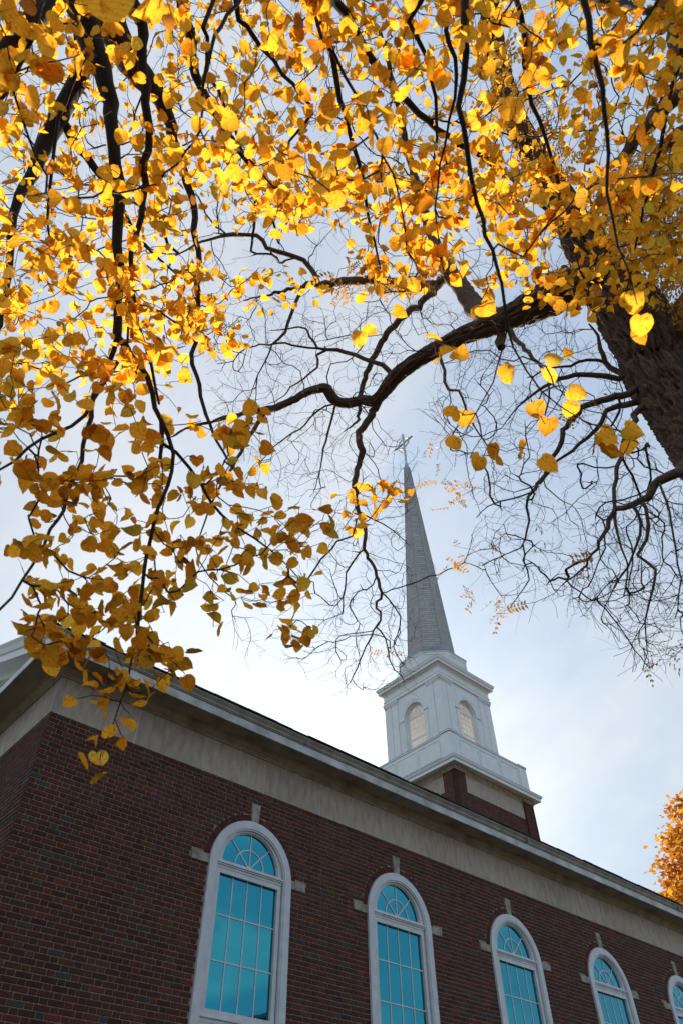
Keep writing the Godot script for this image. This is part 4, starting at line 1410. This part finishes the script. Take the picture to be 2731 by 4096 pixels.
	for q in [[180, 1605, 3], [250, 1570, 3], [240, 1600, 3], [330, 1590, 3.1], [300, 1640, 3], [280, 1690, 3], [200, 1715, 2.95], [230, 1745, 2.95], [320, 1610, 3.1], [490, 1440, 3.4], [350, 1580, 3.1],
		[1036, 935, 2.8], [1045, 1005, 2.75], [1078, 1052, 2.7], [1105, 1005, 2.75], [1125, 1040, 2.75], [1070, 935, 2.9], [1232, 920, 2.8], [1250, 975, 2.9], [1225, 1035, 2.7], [1205, 1000, 2.9], [1365, 975, 2.75], [1350, 1035, 2.75], [1385, 1025, 2.75], [1425, 992, 2.7], [1430, 1045, 2.65], [1468, 1020, 2.7], [1290, 885, 2.9], [1300, 900, 2.9],
		[1000, 785, 3.2], [1035, 812, 3.1], [1012, 838, 3.2], [1105, 690, 3.0], [1095, 660, 3.1], [1120, 720, 3.0], [1150, 825, 3.1], [1228, 830, 3.0], [1240, 835, 3.2], [825, 690, 3.6], [808, 765, 3.2], [890, 720, 3.5], [840, 740, 3.6], [960, 770, 3.4], [1440, 740, 2.5], [1420, 700, 2.5], [1465, 770, 3.3], [1300, 790, 3.8], [525, 975, 2.7], [580, 960, 2.8], [600, 1020, 2.9]]:
		goals.append(at(q[0], q[1], q[2]))
		singles[goals[-1]] = true
	var leaves := []
	for p in sort_by_skeleton(sk, goals):
		var tip := sk.grow(p, rng, 0.07, 0.16, 8, 0.12)
		if tip < 0:
			continue
		# leaves stand along the last part of the twig
		var low := seen(p).y > 800.0
		var n := rng.randi_range(2, 3) if low else rng.randi_range(3, 6)
		var i := tip
		var run := 0.0
		if singles.has(p):
			n = 1 if seen(p).x > 600.0 else 2
		for k in n:
			var q := sk.pos[i]
			var size := rng.randf_range(0.054, 0.082) if low else rng.randf_range(0.042, 0.074)
			var stalk := Vector3(rng.randfn(), rng.randfn() - 0.6, rng.randfn()).normalized() * rng.randf_range(0.025, 0.05)
			var fr := leaf_frame(q + stalk, size, 0.35)
			if n == 1:
				size = rng.randf_range(0.066, 0.09)
				var to := (EYE - q).normalized()
				var tip_dir := Vector3(rng.randfn() * 0.6, -1.0, rng.randfn() * 0.6)
				var nrm := (to + Vector3(rng.randfn(), rng.randfn(), rng.randfn()) * 0.55).normalized()
				tip_dir = (tip_dir - nrm * tip_dir.dot(nrm)).normalized()
				fr = Transform3D(Basis(tip_dir.cross(nrm), tip_dir, nrm) * size, q + stalk)
			leaves.append([fr, leaf_tone(), q, size])
			if k == n - 1 or sk.par[i] < 0 or sk.rad[sk.par[i]] > 0.0:
				continue
			run += 1.0
			i = sk.par[i]
	# unseen rest of the crown behind the viewer, added to shade the church wall
	for i in 420:
		var a2 := rng.randf() * TAU
		var rr := sqrt(rng.randf()) * 5.2
		var p := foot + Vector3(cos(a2) * rr - 1.0, rng.randf_range(4.0, 11.0) - rr * 0.25, sin(a2) * rr + 1.0)
		if seen(p).z > 0.0 and seen(p).y > -330.0:
			continue
		var tip := sk.grow(p, rng, 0.25, 0.12, 12, 0.1)
		if tip < 0:
			continue
		for k in 9:
			var size := rng.randf_range(0.09, 0.13)
			var q := p + Vector3(rng.randfn(), rng.randfn(), rng.randfn()) * 0.22
			leaves.append([leaf_frame(q, size, 0.35), leaf_tone(), p.lerp(q, 0.8), size])
	sk.weigh(0.0018, 2.1)
	var tw := twig_mesh(sk, 5, 0.012)
	for l in leaves:
		var d: Transform3D = l[0]
		tube(tw, PackedVector3Array([l[2], l[2].lerp(d.origin, 0.5) + Vector3(0, 0.004, 0), d.origin]), PackedFloat32Array([0.0013, 0.001, 0.001]), 3)
	part("twigs", tw.mesh(), M.twig, t, "stuff")
	foliage(t, leaves)
	rebase(t, foot)

func foliage(t: Node3D, leaves: Array) -> void:
	for l in leaves:
		var s := seen(l[0].origin)
		var ok := s.z > 0 and s.x > -10 and s.x < 1578 and s.y > -10 and s.y < 2352
		l.append(l[3] / s.z if ok else 0.0)
	leaves.sort_custom(func(a, b): return a[4] > b[4])
	var shapes := []
	var r := RandomNumberGenerator.new()
	r.seed = 77
	for i in 12:
		var mb := MB.new()
		leaf_into(mb, Transform3D(), Color(1, 1, 1), r)
		shapes.append(mb.mesh())
	var mats := []
	for i in 10:
		var m: StandardMaterial3D = M.leaf.duplicate()
		m.vertex_color_use_as_albedo = false
		m.albedo_color = leaf_tone().linear_to_srgb()
		mats.append(m)
	var rest := MB.new()
	for i in leaves.size():
		if i < 300:
			var o := part("leaf", shapes[rng.randi() % 12], mats[rng.randi() % 10], t)
			o.transform = leaves[i][0]
		else:
			leaf_into(rest, leaves[i][0], leaves[i][1], rng)
	part("foliage", rest.mesh(), M.leaf, t, "stuff")

# ---- the bare tree with the heavy trunk
func leaflets_into(mb: MB, where: Vector3, dir: Vector3, length: float, pairs: int) -> void:
	# a feathered leaf: a thin stalk with narrow leaflets in pairs
	var side := dir.cross(Vector3(rng.randfn(), rng.randfn(), rng.randfn())).normalized()
	var nn := side.cross(dir).normalized()
	tube(mb, PackedVector3Array([where, where + dir * length * 0.5 + Vector3.DOWN * 0.01, where + dir * length]), PackedFloat32Array([0.001, 0.0008, 0.0006]), 3)
	for k in pairs:
		for sx in [-1.0, 1.0]:
			if rng.randf() < 0.15:
				continue
			var p := where + dir * length * (k + 0.6) / pairs
			var d: Vector3 = (side * sx + dir * 0.45 + nn * rng.randf_range(-0.5, 0.5)).normalized()
			var w := d.cross(nn).normalized()
			var l := length * rng.randf_range(0.22, 0.32)
			var c := leaf_tone()
			mb.col = Color(c.r * 0.8, c.g * 0.85, c.b)
			var pts := [p, p + d * l * 0.35 + w * l * 0.24 + nn * 0.003, p + d * l, p + d * l * 0.4 - w * l * 0.24 + nn * 0.003]
			mb.tri(pts[0], pts[1], pts[2], nn)
			mb.tri(pts[0], pts[2], pts[3], nn)

func locust() -> void:
	var t := thing("locust_tree", "nearly bare tree with heavy furrowed trunk at the right and spreading limbs", "tree")
	var sk := Skel.new()
	var bark: Material = M.bark
	var fur := FastNoiseLite.new()
	fur.frequency = 1.0; fur.seed = 15; fur.fractal_octaves = 4
	var p0 := at(1500, 790, 6.9)
	var foot := Vector3(p0.x + 0.55, 0.0, p0.z + 0.1)
	var trunk := limb(sk, t, "trunk", [[foot - Vector3(0, 0.3, 0), 0.6], [foot + Vector3(0, 0.4, 0), 0.43], [foot.lerp(p0, 0.5), 0.365], [1548, 900, 6.55, 156], [1497, 800, 6.9, 150], [1443, 715, 7.2, 140], [1390, 640, 7.5, 102], [1335, 555, 7.9, 78], [1300, 480, 8.2, 62], [1240, 385, 8.7, 52], [1185, 280, 9.2, 46], [1152, 180, 9.6, 42], [1130, 80, 10.0, 40], [1120, -40, 10.5, 34]], bark, -1, 150, 0.0, fur, 0.055, 0.03)
	var fork := near_id(sk, trunk, 1400, 665)
	var k1 := limb(sk, t, "limb", [[1330, 655, 7.3, 86], [1260, 686, 7.25, 80], [1200, 714, 7.2, 66], [1130, 745, 7.2, 50], [1060, 772, 7.3, 42], [976, 816, 7.4, 37], [914, 859, 7.5, 36], [888, 889, 7.5, 34], [861, 920, 7.5, 28], [832, 919, 7.5, 24], [795, 926, 7.5, 25], [766, 916, 7.5, 26], [748, 892, 7.5, 25], [726, 894, 7.5, 20], [703, 902, 7.5, 19], [670, 921, 7.4, 18], [637, 935, 7.4, 18], [611, 941, 7.3, 17], [568, 948, 7.3, 11], [532, 956, 7.2, 10], [492, 966, 7.1, 9], [440, 980, 7.0, 7], [380, 1010, 6.9, 4]], bark, fork, 72, 0.05, fur, 0.045, 0.03)
	var b := limb(sk, t, "branch", [[861, 935, 7.5, 20], [848, 961, 7.45, 19], [826, 991, 7.4, 18], [830, 1035, 7.3, 18], [827, 1060, 7.3, 15], [814, 1112, 7.2, 14], [821, 1161, 7.1, 12], [837, 1211, 7.0, 10], [840, 1260, 6.9, 9], [860, 1310, 6.8, 8], [876, 1362, 6.7, 8], [863, 1392, 6.7, 6], [873, 1415, 6.6, 5], [863, 1441, 6.6, 5], [833, 1501, 6.5, 4], [804, 1567, 6.4, 2.5]], bark, near_id(sk, k1, 870, 910), 10, 0.3, fur, 0.006, 0.06)
	limb(sk, t, "branch", [[906, 1395, 6.7, 4], [919, 1438, 6.6, 3.5], [905, 1470, 6.6, 2]], bark, near_id(sk, b, 876, 1362), 6, 0.4)
	limb(sk, t, "branch", [[883, 1465, 6.6, 4], [896, 1517, 6.5, 3.5], [929, 1567, 6.4, 2]], bark, near_id(sk, b, 863, 1441), 6, 0.4)
	limb(sk, t, "branch", [[860, 1195, 7.0, 4], [900, 1215, 6.9, 3], [940, 1255, 6.8, 2]], bark, near_id(sk, b, 825, 1170), 6, 0.4)
	limb(sk, t, "branch", [[598, 964, 7.3, 12], [581, 987, 7.2, 11], [565, 1014, 7.1, 10], [552, 1036, 7.0, 9], [520, 1095, 6.8, 7], [480, 1170, 6.6, 5], [450, 1260, 6.4, 3]], bark, near_id(sk, k1, 611, 941), 8, 0.3)
	var k2 := limb(sk, t, "limb", [[1090, 706, 7.7, 50], [1064, 665, 8.0, 44], [1034, 630, 8.3, 40], [1019, 600, 8.5, 36], [990, 540, 8.9, 26], [960, 440, 9.3, 20], [930, 320, 9.6, 15], [900, 180, 9.8, 11], [870, 60, 10, 8]], bark, near_id(sk, k1, 1140, 740), 18, 0.2, fur, 0.018, 0.06)
	var k2b := limb(sk, t, "limb", [[1004, 650, 8.4, 24], [947, 660, 8.4, 24], [888, 646, 8.4, 22], [822, 642, 8.4, 21], [756, 651, 8.3, 20], [729, 652, 8.3, 16], [683, 661, 8.3, 10], [641, 671, 8.2, 9], [611, 679, 8.2, 6], [560, 690, 8.1, 3]], bark, near_id(sk, k2, 1034, 630), 12, 0.3, fur, 0.01, 0.06)
	limb(sk, t, "branch", [[722, 630, 8.4, 13], [700, 600, 8.5, 12], [615, 570, 8.6, 11], [590, 542, 8.7, 10], [525, 540, 8.7, 8], [465, 556, 8.6, 6], [400, 590, 8.4, 3]], bark, near_id(sk, k2b, 735, 650), 8, 0.3)
	limb(sk, t, "branch", [[687, 678, 8.2, 9], [670, 720, 8.1, 9], [654, 763, 8.0, 8], [627, 793, 7.9, 5], [611, 829, 7.8, 4], [591, 862, 7.7, 3], [575, 910, 7.6, 2]], bark, near_id(sk, k2b, 690, 660), 8, 0.3)
	var c := limb(sk, t, "branch", [[976, 687, 8.0, 17], [930, 724, 7.9, 17], [881, 776, 7.8, 16], [861, 816, 7.75, 15], [841, 856, 7.7, 14], [828, 905, 7.65, 13], [822, 954, 7.6, 9], [815, 974, 7.5, 6], [789, 991, 7.5, 3]], bark, near_id(sk, k2b, 1000, 655), 10, 0.3, fur, 0.006, 0.06)
	var d := limb(sk, t, "branch", [[878, 839, 7.6, 13], [835, 823, 7.7, 11], [772, 801, 7.8, 11], [749, 803, 7.8, 9], [729, 800, 7.8, 7], [710, 770, 7.9, 6], [703, 753, 8.0, 5], [664, 753, 8.0, 4], [620, 760, 8.0, 2]], bark, near_id(sk, k1, 905, 865), 8, 0.3)
	limb(sk, t, "branch", [[733, 816, 7.8, 7], [726, 842, 7.7, 6], [696, 869, 7.6, 5], [667, 889, 7.5, 4], [650, 912, 7.4, 3], [617, 928, 7.3, 2]], bark, near_id(sk, d, 749, 803), 6, 0.4)
	limb(sk, t, "branch", [[690, 796, 7.8, 6], [637, 788, 7.8, 5.5], [585, 795, 7.7, 4], [548, 811, 7.6, 3.5], [538, 828, 7.5, 3], [500, 836, 7.4, 2]], bark, near_id(sk, d, 745, 805), 6, 0.4)
	limb(sk, t, "branch", [[762, 951, 7.4, 6], [753, 991, 7.3, 5.5], [743, 1030, 7.2, 5], [735, 1080, 7.1, 3], [720, 1130, 7, 2]], bark, near_id(sk, k1, 770, 917), 6, 0.4)
	limb(sk, t, "branch", [[729, 943, 7.4, 5], [700, 974, 7.3, 4.5], [657, 1004, 7.2, 4], [631, 1027, 7.1, 3], [600, 1060, 7.0, 2]], bark, near_id(sk, k1, 780, 922), 6, 0.4)
	# the limb's underside: stub and hanging boughs
	var st := limb(sk, t, "branch", [[1146, 775, 7.15, 22], [1150, 800, 7.05, 20]], bark, near_id(sk, k1, 1150, 738), 12, 0.2, fur, 0.012, 0.05)
	limb(sk, t, "branch", [[1190, 788, 6.9, 12], [1206, 800, 6.8, 11], [1223, 822, 6.7, 9], [1250, 854, 6.6, 7], [1262, 900, 6.5, 5], [1250, 960, 6.4, 3]], bark, near_id(sk, k1, 1160, 735), 8, 0.3)
	limb(sk, t, "branch", [[1019, 850, 7.1, 8], [1024, 894, 7.0, 8], [1054, 896, 6.9, 7], [1074, 954, 6.7, 5], [1110, 1010, 6.5, 3.5], [1140, 990, 6.4, 2]], bark, near_id(sk, k1, 1005, 802), 8, 0.3)
	# boughs from the left side of the trunk
	var k5 := limb(sk, t, "branch", [[1442, 904, 6.45, 17], [1389, 918, 6.4, 16], [1335, 937, 6.35, 14], [1314, 961, 6.3, 13], [1293, 985, 6.25, 12], [1287, 1014, 6.2, 12], [1276, 1044, 6.15, 11], [1255, 1081, 6.1, 10], [1224, 1119, 6.0, 9], [1209, 1149, 5.9, 7], [1209, 1224, 5.8, 5], [1194, 1259, 5.75, 4], [1144, 1279, 5.7, 3], [1105, 1300, 5.7, 2]], bark, near_id(sk, trunk, 1500, 880), 10, 0.3, fur, 0.005, 0.06)
	limb(sk, t, "branch", [[1205, 1290, 5.75, 4], [1212, 1330, 5.7, 3.5], [1190, 1370, 5.6, 2.5], [1165, 1400, 5.6, 1.5]], bark, near_id(sk, k5, 1200, 1245), 6, 0.4)
	limb(sk, t, "branch", [[1150, 1150, 5.9, 4], [1120, 1160, 5.9, 3], [1090, 1190, 5.9, 2]], bark, near_id(sk, k5, 1215, 1130), 6, 0.4)
	var k6 := limb(sk, t, "branch", [[1416, 870, 6.8, 14], [1375, 862, 6.8, 13], [1335, 859, 6.8, 12], [1303, 867, 6.8, 11], [1263, 880, 6.7, 9], [1236, 899, 6.6, 7], [1190, 930, 6.5, 4], [1150, 985, 6.4, 2]], bark, near_id(sk, trunk, 1470, 860), 8, 0.3)
	var k7 := limb(sk, t, "branch", [[1416, 856, 7.2, 14], [1389, 830, 7.3, 13], [1380, 800, 7.4, 11], [1374, 770, 7.5, 7], [1350, 745, 7.5, 4]], bark, near_id(sk, trunk, 1460, 840), 8, 0.3)
	limb(sk, t, "branch", [[1346, 828, 7.3, 8], [1309, 840, 7.2, 7], [1266, 846, 7.1, 5], [1210, 870, 7.0, 3]], bark, near_id(sk, k7, 1389, 830), 6, 0.4)
	limb(sk, t, "branch", [[1456, 923, 6.5, 16], [1416, 931, 6.6, 14], [1389, 940, 6.6, 12], [1378, 969, 6.5, 11], [1346, 1006, 6.4, 9], [1314, 1033, 6.3, 8], [1271, 1062, 6.2, 6], [1240, 1110, 6.1, 4], [1180, 1130, 6.0, 2]], bark, near_id(sk, trunk, 1520, 900), 8, 0.3)
	limb(sk, t, "branch", [[1466, 940, 6.3, 16], [1456, 963, 6.2, 15], [1443, 990, 6.1, 13], [1420, 1050, 5.9, 11], [1413, 1080, 5.8, 10], [1409, 1150, 5.6, 9], [1414, 1224, 5.4, 6], [1440, 1290, 5.3, 4], [1430, 1370, 5.2, 3]], bark, near_id(sk, trunk, 1520, 910), 8, 0.3)
	var k4 := limb(sk, t, "branch", [[1575, 1062, 5.5, 26], [1549, 1090, 5.4, 24], [1504, 1114, 5.35, 20], [1484, 1144, 5.3, 18], [1434, 1164, 5.3, 14], [1409, 1179, 5.3, 13], [1384, 1229, 5.25, 9], [1359, 1274, 5.2, 7], [1334, 1309, 5.2, 5], [1289, 1344, 5.2, 3]], bark, near_id(sk, trunk, 1600, 980), 10, 0.3, fur, 0.006, 0.06)
	limb(sk, t, "branch", [[1489, 1204, 5.2, 9], [1470, 1274, 5.15, 8], [1504, 1309, 5.1, 7], [1499, 1354, 5.05, 6], [1479, 1424, 5.0, 4], [1485, 1500, 5.0, 2.5], [1475, 1540, 5.0, 1.5]], bark, near_id(sk, k4, 1480, 1150), 8, 0.4)
	limb(sk, t, "branch", [[1459, 1180, 5.25, 8], [1469, 1230, 5.2, 7], [1440, 1300, 5.2, 5], [1400, 1360, 5.15, 3], [1380, 1420, 5.1, 2]], bark, near_id(sk, k4, 1455, 1158), 8, 0.4)
	limb(sk, t, "branch", [[1530, 1150, 5.2, 6], [1545, 1230, 5.1, 5], [1560, 1330, 5.0, 4], [1550, 1420, 5.0, 2.5]], bark, near_id(sk, k4, 1520, 1105), 6, 0.4)
	# leaders leaving the frame at the right and reaching back in
	var k3 := limb(sk, t, "limb", [[1640, 640, 7.6, 80], [1690, 440, 8.2, 60], [1640, 270, 8.6, 42], [1568, 215, 8.8, 36], [1524, 248, 8.8, 33], [1484, 290, 8.7, 31], [1449, 330, 8.6, 28], [1429, 385, 8.5, 20], [1400, 460, 8.3, 10], [1380, 540, 8.2, 5]], bark, near_id(sk, trunk, 1500, 815), 18, 0.2, fur, 0.018, 0.07)
	limb(sk, t, "limb", [[1600, 300, 8.3, 30], [1568, 300, 8.2, 28], [1509, 352, 8.1, 26], [1474, 400, 8.0, 22], [1445, 470, 7.9, 14], [1420, 560, 7.8, 7]], bark, near_id(sk, k3, 1680, 400), 14, 0.2, fur, 0.014, 0.07)
	limb(sk, t, "limb", [[1600, 200, 9.0, 36], [1562, 130, 9.3, 34], [1549, 60, 9.6, 34], [1556, -40, 10.0, 30]], bark, near_id(sk, k3, 1640, 270), 14, 0.2, fur, 0.014, 0.07)
	# twigs
	var goals := []
	in_poly([[1100, 780], [1400, 780], [1440, 900], [1500, 1040], [1568, 1080], [1600, 1400], [1500, 1540], [1380, 1420], [1290, 1380], [1180, 1400], [1060, 1300], [1090, 1150], [1000, 1050], [960, 930], [1000, 860]], 620, goals, 5.2, 7.4)
	in_poly([[1330, 1150], [1600, 1120], [1600, 1480], [1480, 1550], [1330, 1420], [1280, 1360]], 190, goals, 4.8, 5.5)
	in_poly([[480, 690], [990, 700], [900, 850], [860, 1000], [960, 1010], [960, 1180], [720, 1180], [560, 1080], [480, 900]], 520, goals, 6.8, 8.3)
	in_poly([[760, 1180], [930, 1180], [960, 1450], [940, 1580], [770, 1590], [740, 1400]], 230, goals, 6.3, 7.2)
	in_poly([[520, 1380], [760, 1180], [790, 1420], [740, 1540], [560, 1510]], 90, goals, 6.2, 6.9)
	in_poly([[-40, -40], [1600, -40], [1600, 620], [1000, 660], [480, 700], [300, 640], [-40, 700]], 900, goals, 7.6, 10.0)
	in_poly([[940, 690], [1300, 700], [1330, 800], [1000, 860]], 160, goals, 6.8, 8.0)
	var sprigs := MB.new()
	var hairs := MB.new()
	hairs.col = Color(1, 1, 1)
	for p in sort_by_skeleton(sk, goals):
		var tip := sk.grow(p, rng, 0.1, 0.1, 6, -0.05)
		if tip < 0:
			continue
		# short side spurs
		var ch: PackedInt32Array = sk.chains[-1]
		for k in range(1, ch.size()):
			if rng.randf() < 0.55:
				var q := sk.pos[ch[k]]
				var dd := (sk.dir[ch[k]] + Vector3(rng.randfn(), rng.randfn() - 0.25, rng.randfn()) * 0.9).normalized()
				var l := rng.randf_range(0.05, 0.2)
				var e1 := sk.add(q + dd * l * 0.5, ch[k], 0.0, false)
				var e2 := sk.add(q + dd * l + Vector3(rng.randfn(), rng.randfn(), rng.randfn()) * l * 0.18, e1, 0.0, false)
				sk.chains.append(PackedInt32Array([ch[k], e1, e2]))
		if rng.randf() < 0.3:
			for k in rng.randi_range(2, 5):
				var dd := (sk.dir[tip] * 0.7 + Vector3(rng.randfn(), rng.randfn(), rng.randfn()) * 0.7).normalized()
				var l := rng.randf_range(0.1, 0.24)
				tube(hairs, PackedVector3Array([sk.pos[tip], sk.pos[tip] + dd * l * 0.55, sk.pos[tip] + dd * l + Vector3.DOWN * l * 0.15]), PackedFloat32Array([0.0008, 0.0006, 0.0004]), 3)
	sk.weigh(0.0015, 2.3)
	part("twigs", twig_mesh(sk, 4, 0.03).mesh(), M.twig, t, "stuff")
	part("leaf_stalks", hairs.mesh(), M.rachis, t, "stuff")
	# the feathered leaves still hanging
	for q in [[1130, 1232, 6.2], [1120, 1245, 6.2], [1060, 1255, 5.7], [1052, 1292, 5.7], [1045, 1305, 5.7], [1085, 1352, 5.7], [1080, 1362, 5.7], [1130, 1368, 5.6], [1145, 1372, 5.6], [1160, 1400, 5.6], [1155, 1412, 5.6], [1330, 1272, 5.2], [1345, 1268, 5.2], [1245, 1240, 5.7], [1530, 1495, 5.0], [1545, 1500, 5.0], [1470, 1520, 5.0], [1010, 1100, 5.9], [1030, 1110, 5.9], [1045, 1120, 5.9], [1052, 1135, 5.9], [1040, 1150, 5.9], [1060, 1100, 5.9], [880, 1500, 6.5], [980, 1020, 6.8], [975, 1035, 6.8], [1295, 945, 6.2], [1310, 925, 6.2], [1400, 915, 6.5], [1330, 930, 6.3], [1345, 940, 6.3], [1290, 950, 6.2]]:
		var p := at(q[0], q[1], q[2])
		for k in 2:
			leaflets_into(sprigs, p + Vector3(rng.randfn(), rng.randfn(), rng.randfn()) * 0.03, Vector3(rng.randfn(), rng.randfn() - 0.8, rng.randfn()).normalized(), rng.randf_range(0.1, 0.18), rng.randi_range(3, 6))
	var far := []
	in_poly([[1380, 380], [1600, 330], [1600, 800], [1540, 760], [1480, 640], [1380, 560]], 420, far, 6.6, 8.2)
	in_poly([[1120, 60], [1240, 200], [1330, 420], [1250, 440], [1120, 260]], 130, far, 8.2, 9.4)
	in_poly([[760, 625], [1000, 630], [1000, 665], [760, 665]], 40, far, 8.1, 8.4)
	for p in far:
		leaflets_into(sprigs, p, Vector3(rng.randfn(), rng.randfn() - 0.7, rng.randfn()).normalized(), rng.randf_range(0.14, 0.24), rng.randi_range(5, 8))
	part("leaflets", sprigs.mesh(), M.leaflet, t, "stuff")
	rebase(t, foot)

# ---- golden tree beyond the church
func golden_tree() -> void:
	var t := thing("golden_tree", "dense orange gold tree rising behind the eave at far right", "tree")
	var c := at(1682, 1990, 46.0)
	var foot := Vector3(c.x, 0.0, c.z)
	var sk := Skel.new()
	limb(sk, t, "trunk", [[foot - Vector3(0, 0.3, 0), 0.5], [foot + Vector3(0, 1, 0), 0.36], [foot + Vector3(0.1, 7, 0.1), 0.28], [foot + Vector3(0, 14, 0), 0.18], [foot + Vector3(0, 18, 0), 0.07]], M.bark, -1, 14, 0.0, null, 0.0, 0.5)
	var goals := []
	for i in 330:
		var y := rng.randf_range(4.5, 20.0)
		var k := (y - 4.5) / 15.5
		var r := 5.4 * pow(sin(PI * clampf(0.12 + 0.86 * k, 0, 1)), 0.7) * sqrt(rng.randf_range(0.12, 1.0)) * rng.randf_range(0.75, 1.1)
		var a := rng.randf() * TAU
		goals.append(foot + Vector3(cos(a) * r, y, sin(a) * r))
	var mb := MB.new()
	for p in sort_by_skeleton(sk, goals):
		var tip := sk.grow(p, rng, 0.5, 0.12, 16, 0.1)
		if tip < 0:
			continue
		var spread := rng.randf_range(0.28, 0.5)
		for k in 85:
			var o := Vector3(rng.randfn(), rng.randfn() * 0.8, rng.randfn()) * spread
			var tf := leaf_frame(p + o, rng.randf_range(0.2, 0.36), 0.3)
			var q := rng.randf()
			var col := Color(0.64, 0.29, 0.02) if q < 0.5 else (Color(0.50, 0.19, 0.015) if q < 0.75 else Color(0.72, 0.37, 0.035))
			mb.col = col
			var a := tf * Vector3(0, 0, 0); var b := tf * Vector3(0.42, 0.45, 0.12); var d := tf * Vector3(0, 1, 0); var e := tf * Vector3(-0.42, 0.45, 0.12)
			mb.tri(a, b, d, tf.basis.z)
			mb.tri(a, d, e, tf.basis.z)
	sk.weigh(0.012, 2.3)
	part("branches", twig_mesh(sk, 5, 0.12).mesh(), M.bark, t, "stuff")
	part("foliage", mb.mesh(), M.leaflet, t, "stuff")
	rebase(t, foot)

# ---- the house across the lawn, seen mirrored in the first window
func house() -> void:
	var h := thing("neighbour_house", "gabled house whose dark roof is mirrored low in the nearest window", "house")
	var c := Vector3(30.6, 0, 36.0)
	var mb := MB.new()
	mb.box(c + Vector3(-6.6, 0, -5), c + Vector3(6.6, 10.9, 5))
	part("wall", mb.mesh(), M.mortar, h)
	mb = MB.new()
	for sgn in [-1, 1]:
		mb.quad(c + Vector3(sgn * 7.2, 11.2, -5.6), c + Vector3(sgn * 7.2, 11.2, 5.6), c + Vector3(0, 13.4, 5.6), c + Vector3(0, 13.4, -5.6), Vector3(sgn, 1, 0))
		mb.quad(c + Vector3(sgn * 7.2, 11.0, -5.6), c + Vector3(sgn * 7.2, 11.0, 5.6), c + Vector3(0, 13.2, 5.6), c + Vector3(0, 13.2, -5.6), Vector3(-sgn, -1, 0))
	for z in [-5.6, 5.6]:
		for sgn in [-1, 1]:
			mb.quad(c + Vector3(sgn * 7.2, 11.0, z), c + Vector3(sgn * 7.2, 11.2, z), c + Vector3(0, 13.4, z), c + Vector3(0, 13.2, z), Vector3(0, 0, signf(z)))
	part("roof", mb.mesh(), M.roof, h)
	mb = MB.new()
	for z in [-5.0, 5.0]:
		mb.tri(c + Vector3(-6.6, 10.9, z), c + Vector3(6.6, 10.9, z), c + Vector3(0, 13.2, z), Vector3(0, 0, signf(z)))
	part("gable", mb.mesh(), M.roof, h)
	for k in 3:
		mb = MB.new()
		mb.box(c + Vector3(-5.6 + 4.6 * k, 2.6, -5.06), c + Vector3(-4.2 + 4.6 * k, 4.8, -4.95))
		var w := part("window", mb.mesh(), M.window_white, h)
		mb = MB.new()
		mb.box(c + Vector3(-5.5 + 4.6 * k, 2.7, -5.08), c + Vector3(-4.3 + 4.6 * k, 4.7, -5.065))
		part("pane", mb.mesh(), M.glass, w)
	rebase(h, c)

func _ready() -> void:
	rng.seed = 20251
	set_up()
	materials()
	var g := MB.new()
	g.quad(Vector3(-700, 0, -700), Vector3(700, 0, -700), Vector3(700, 0, 700), Vector3(-700, 0, 700), Vector3.UP)
	var gr := part("ground", g.mesh(), M.ground, self, "structure")
	church()
	steeple()
	linden()
	locust()
	golden_tree()
	house()
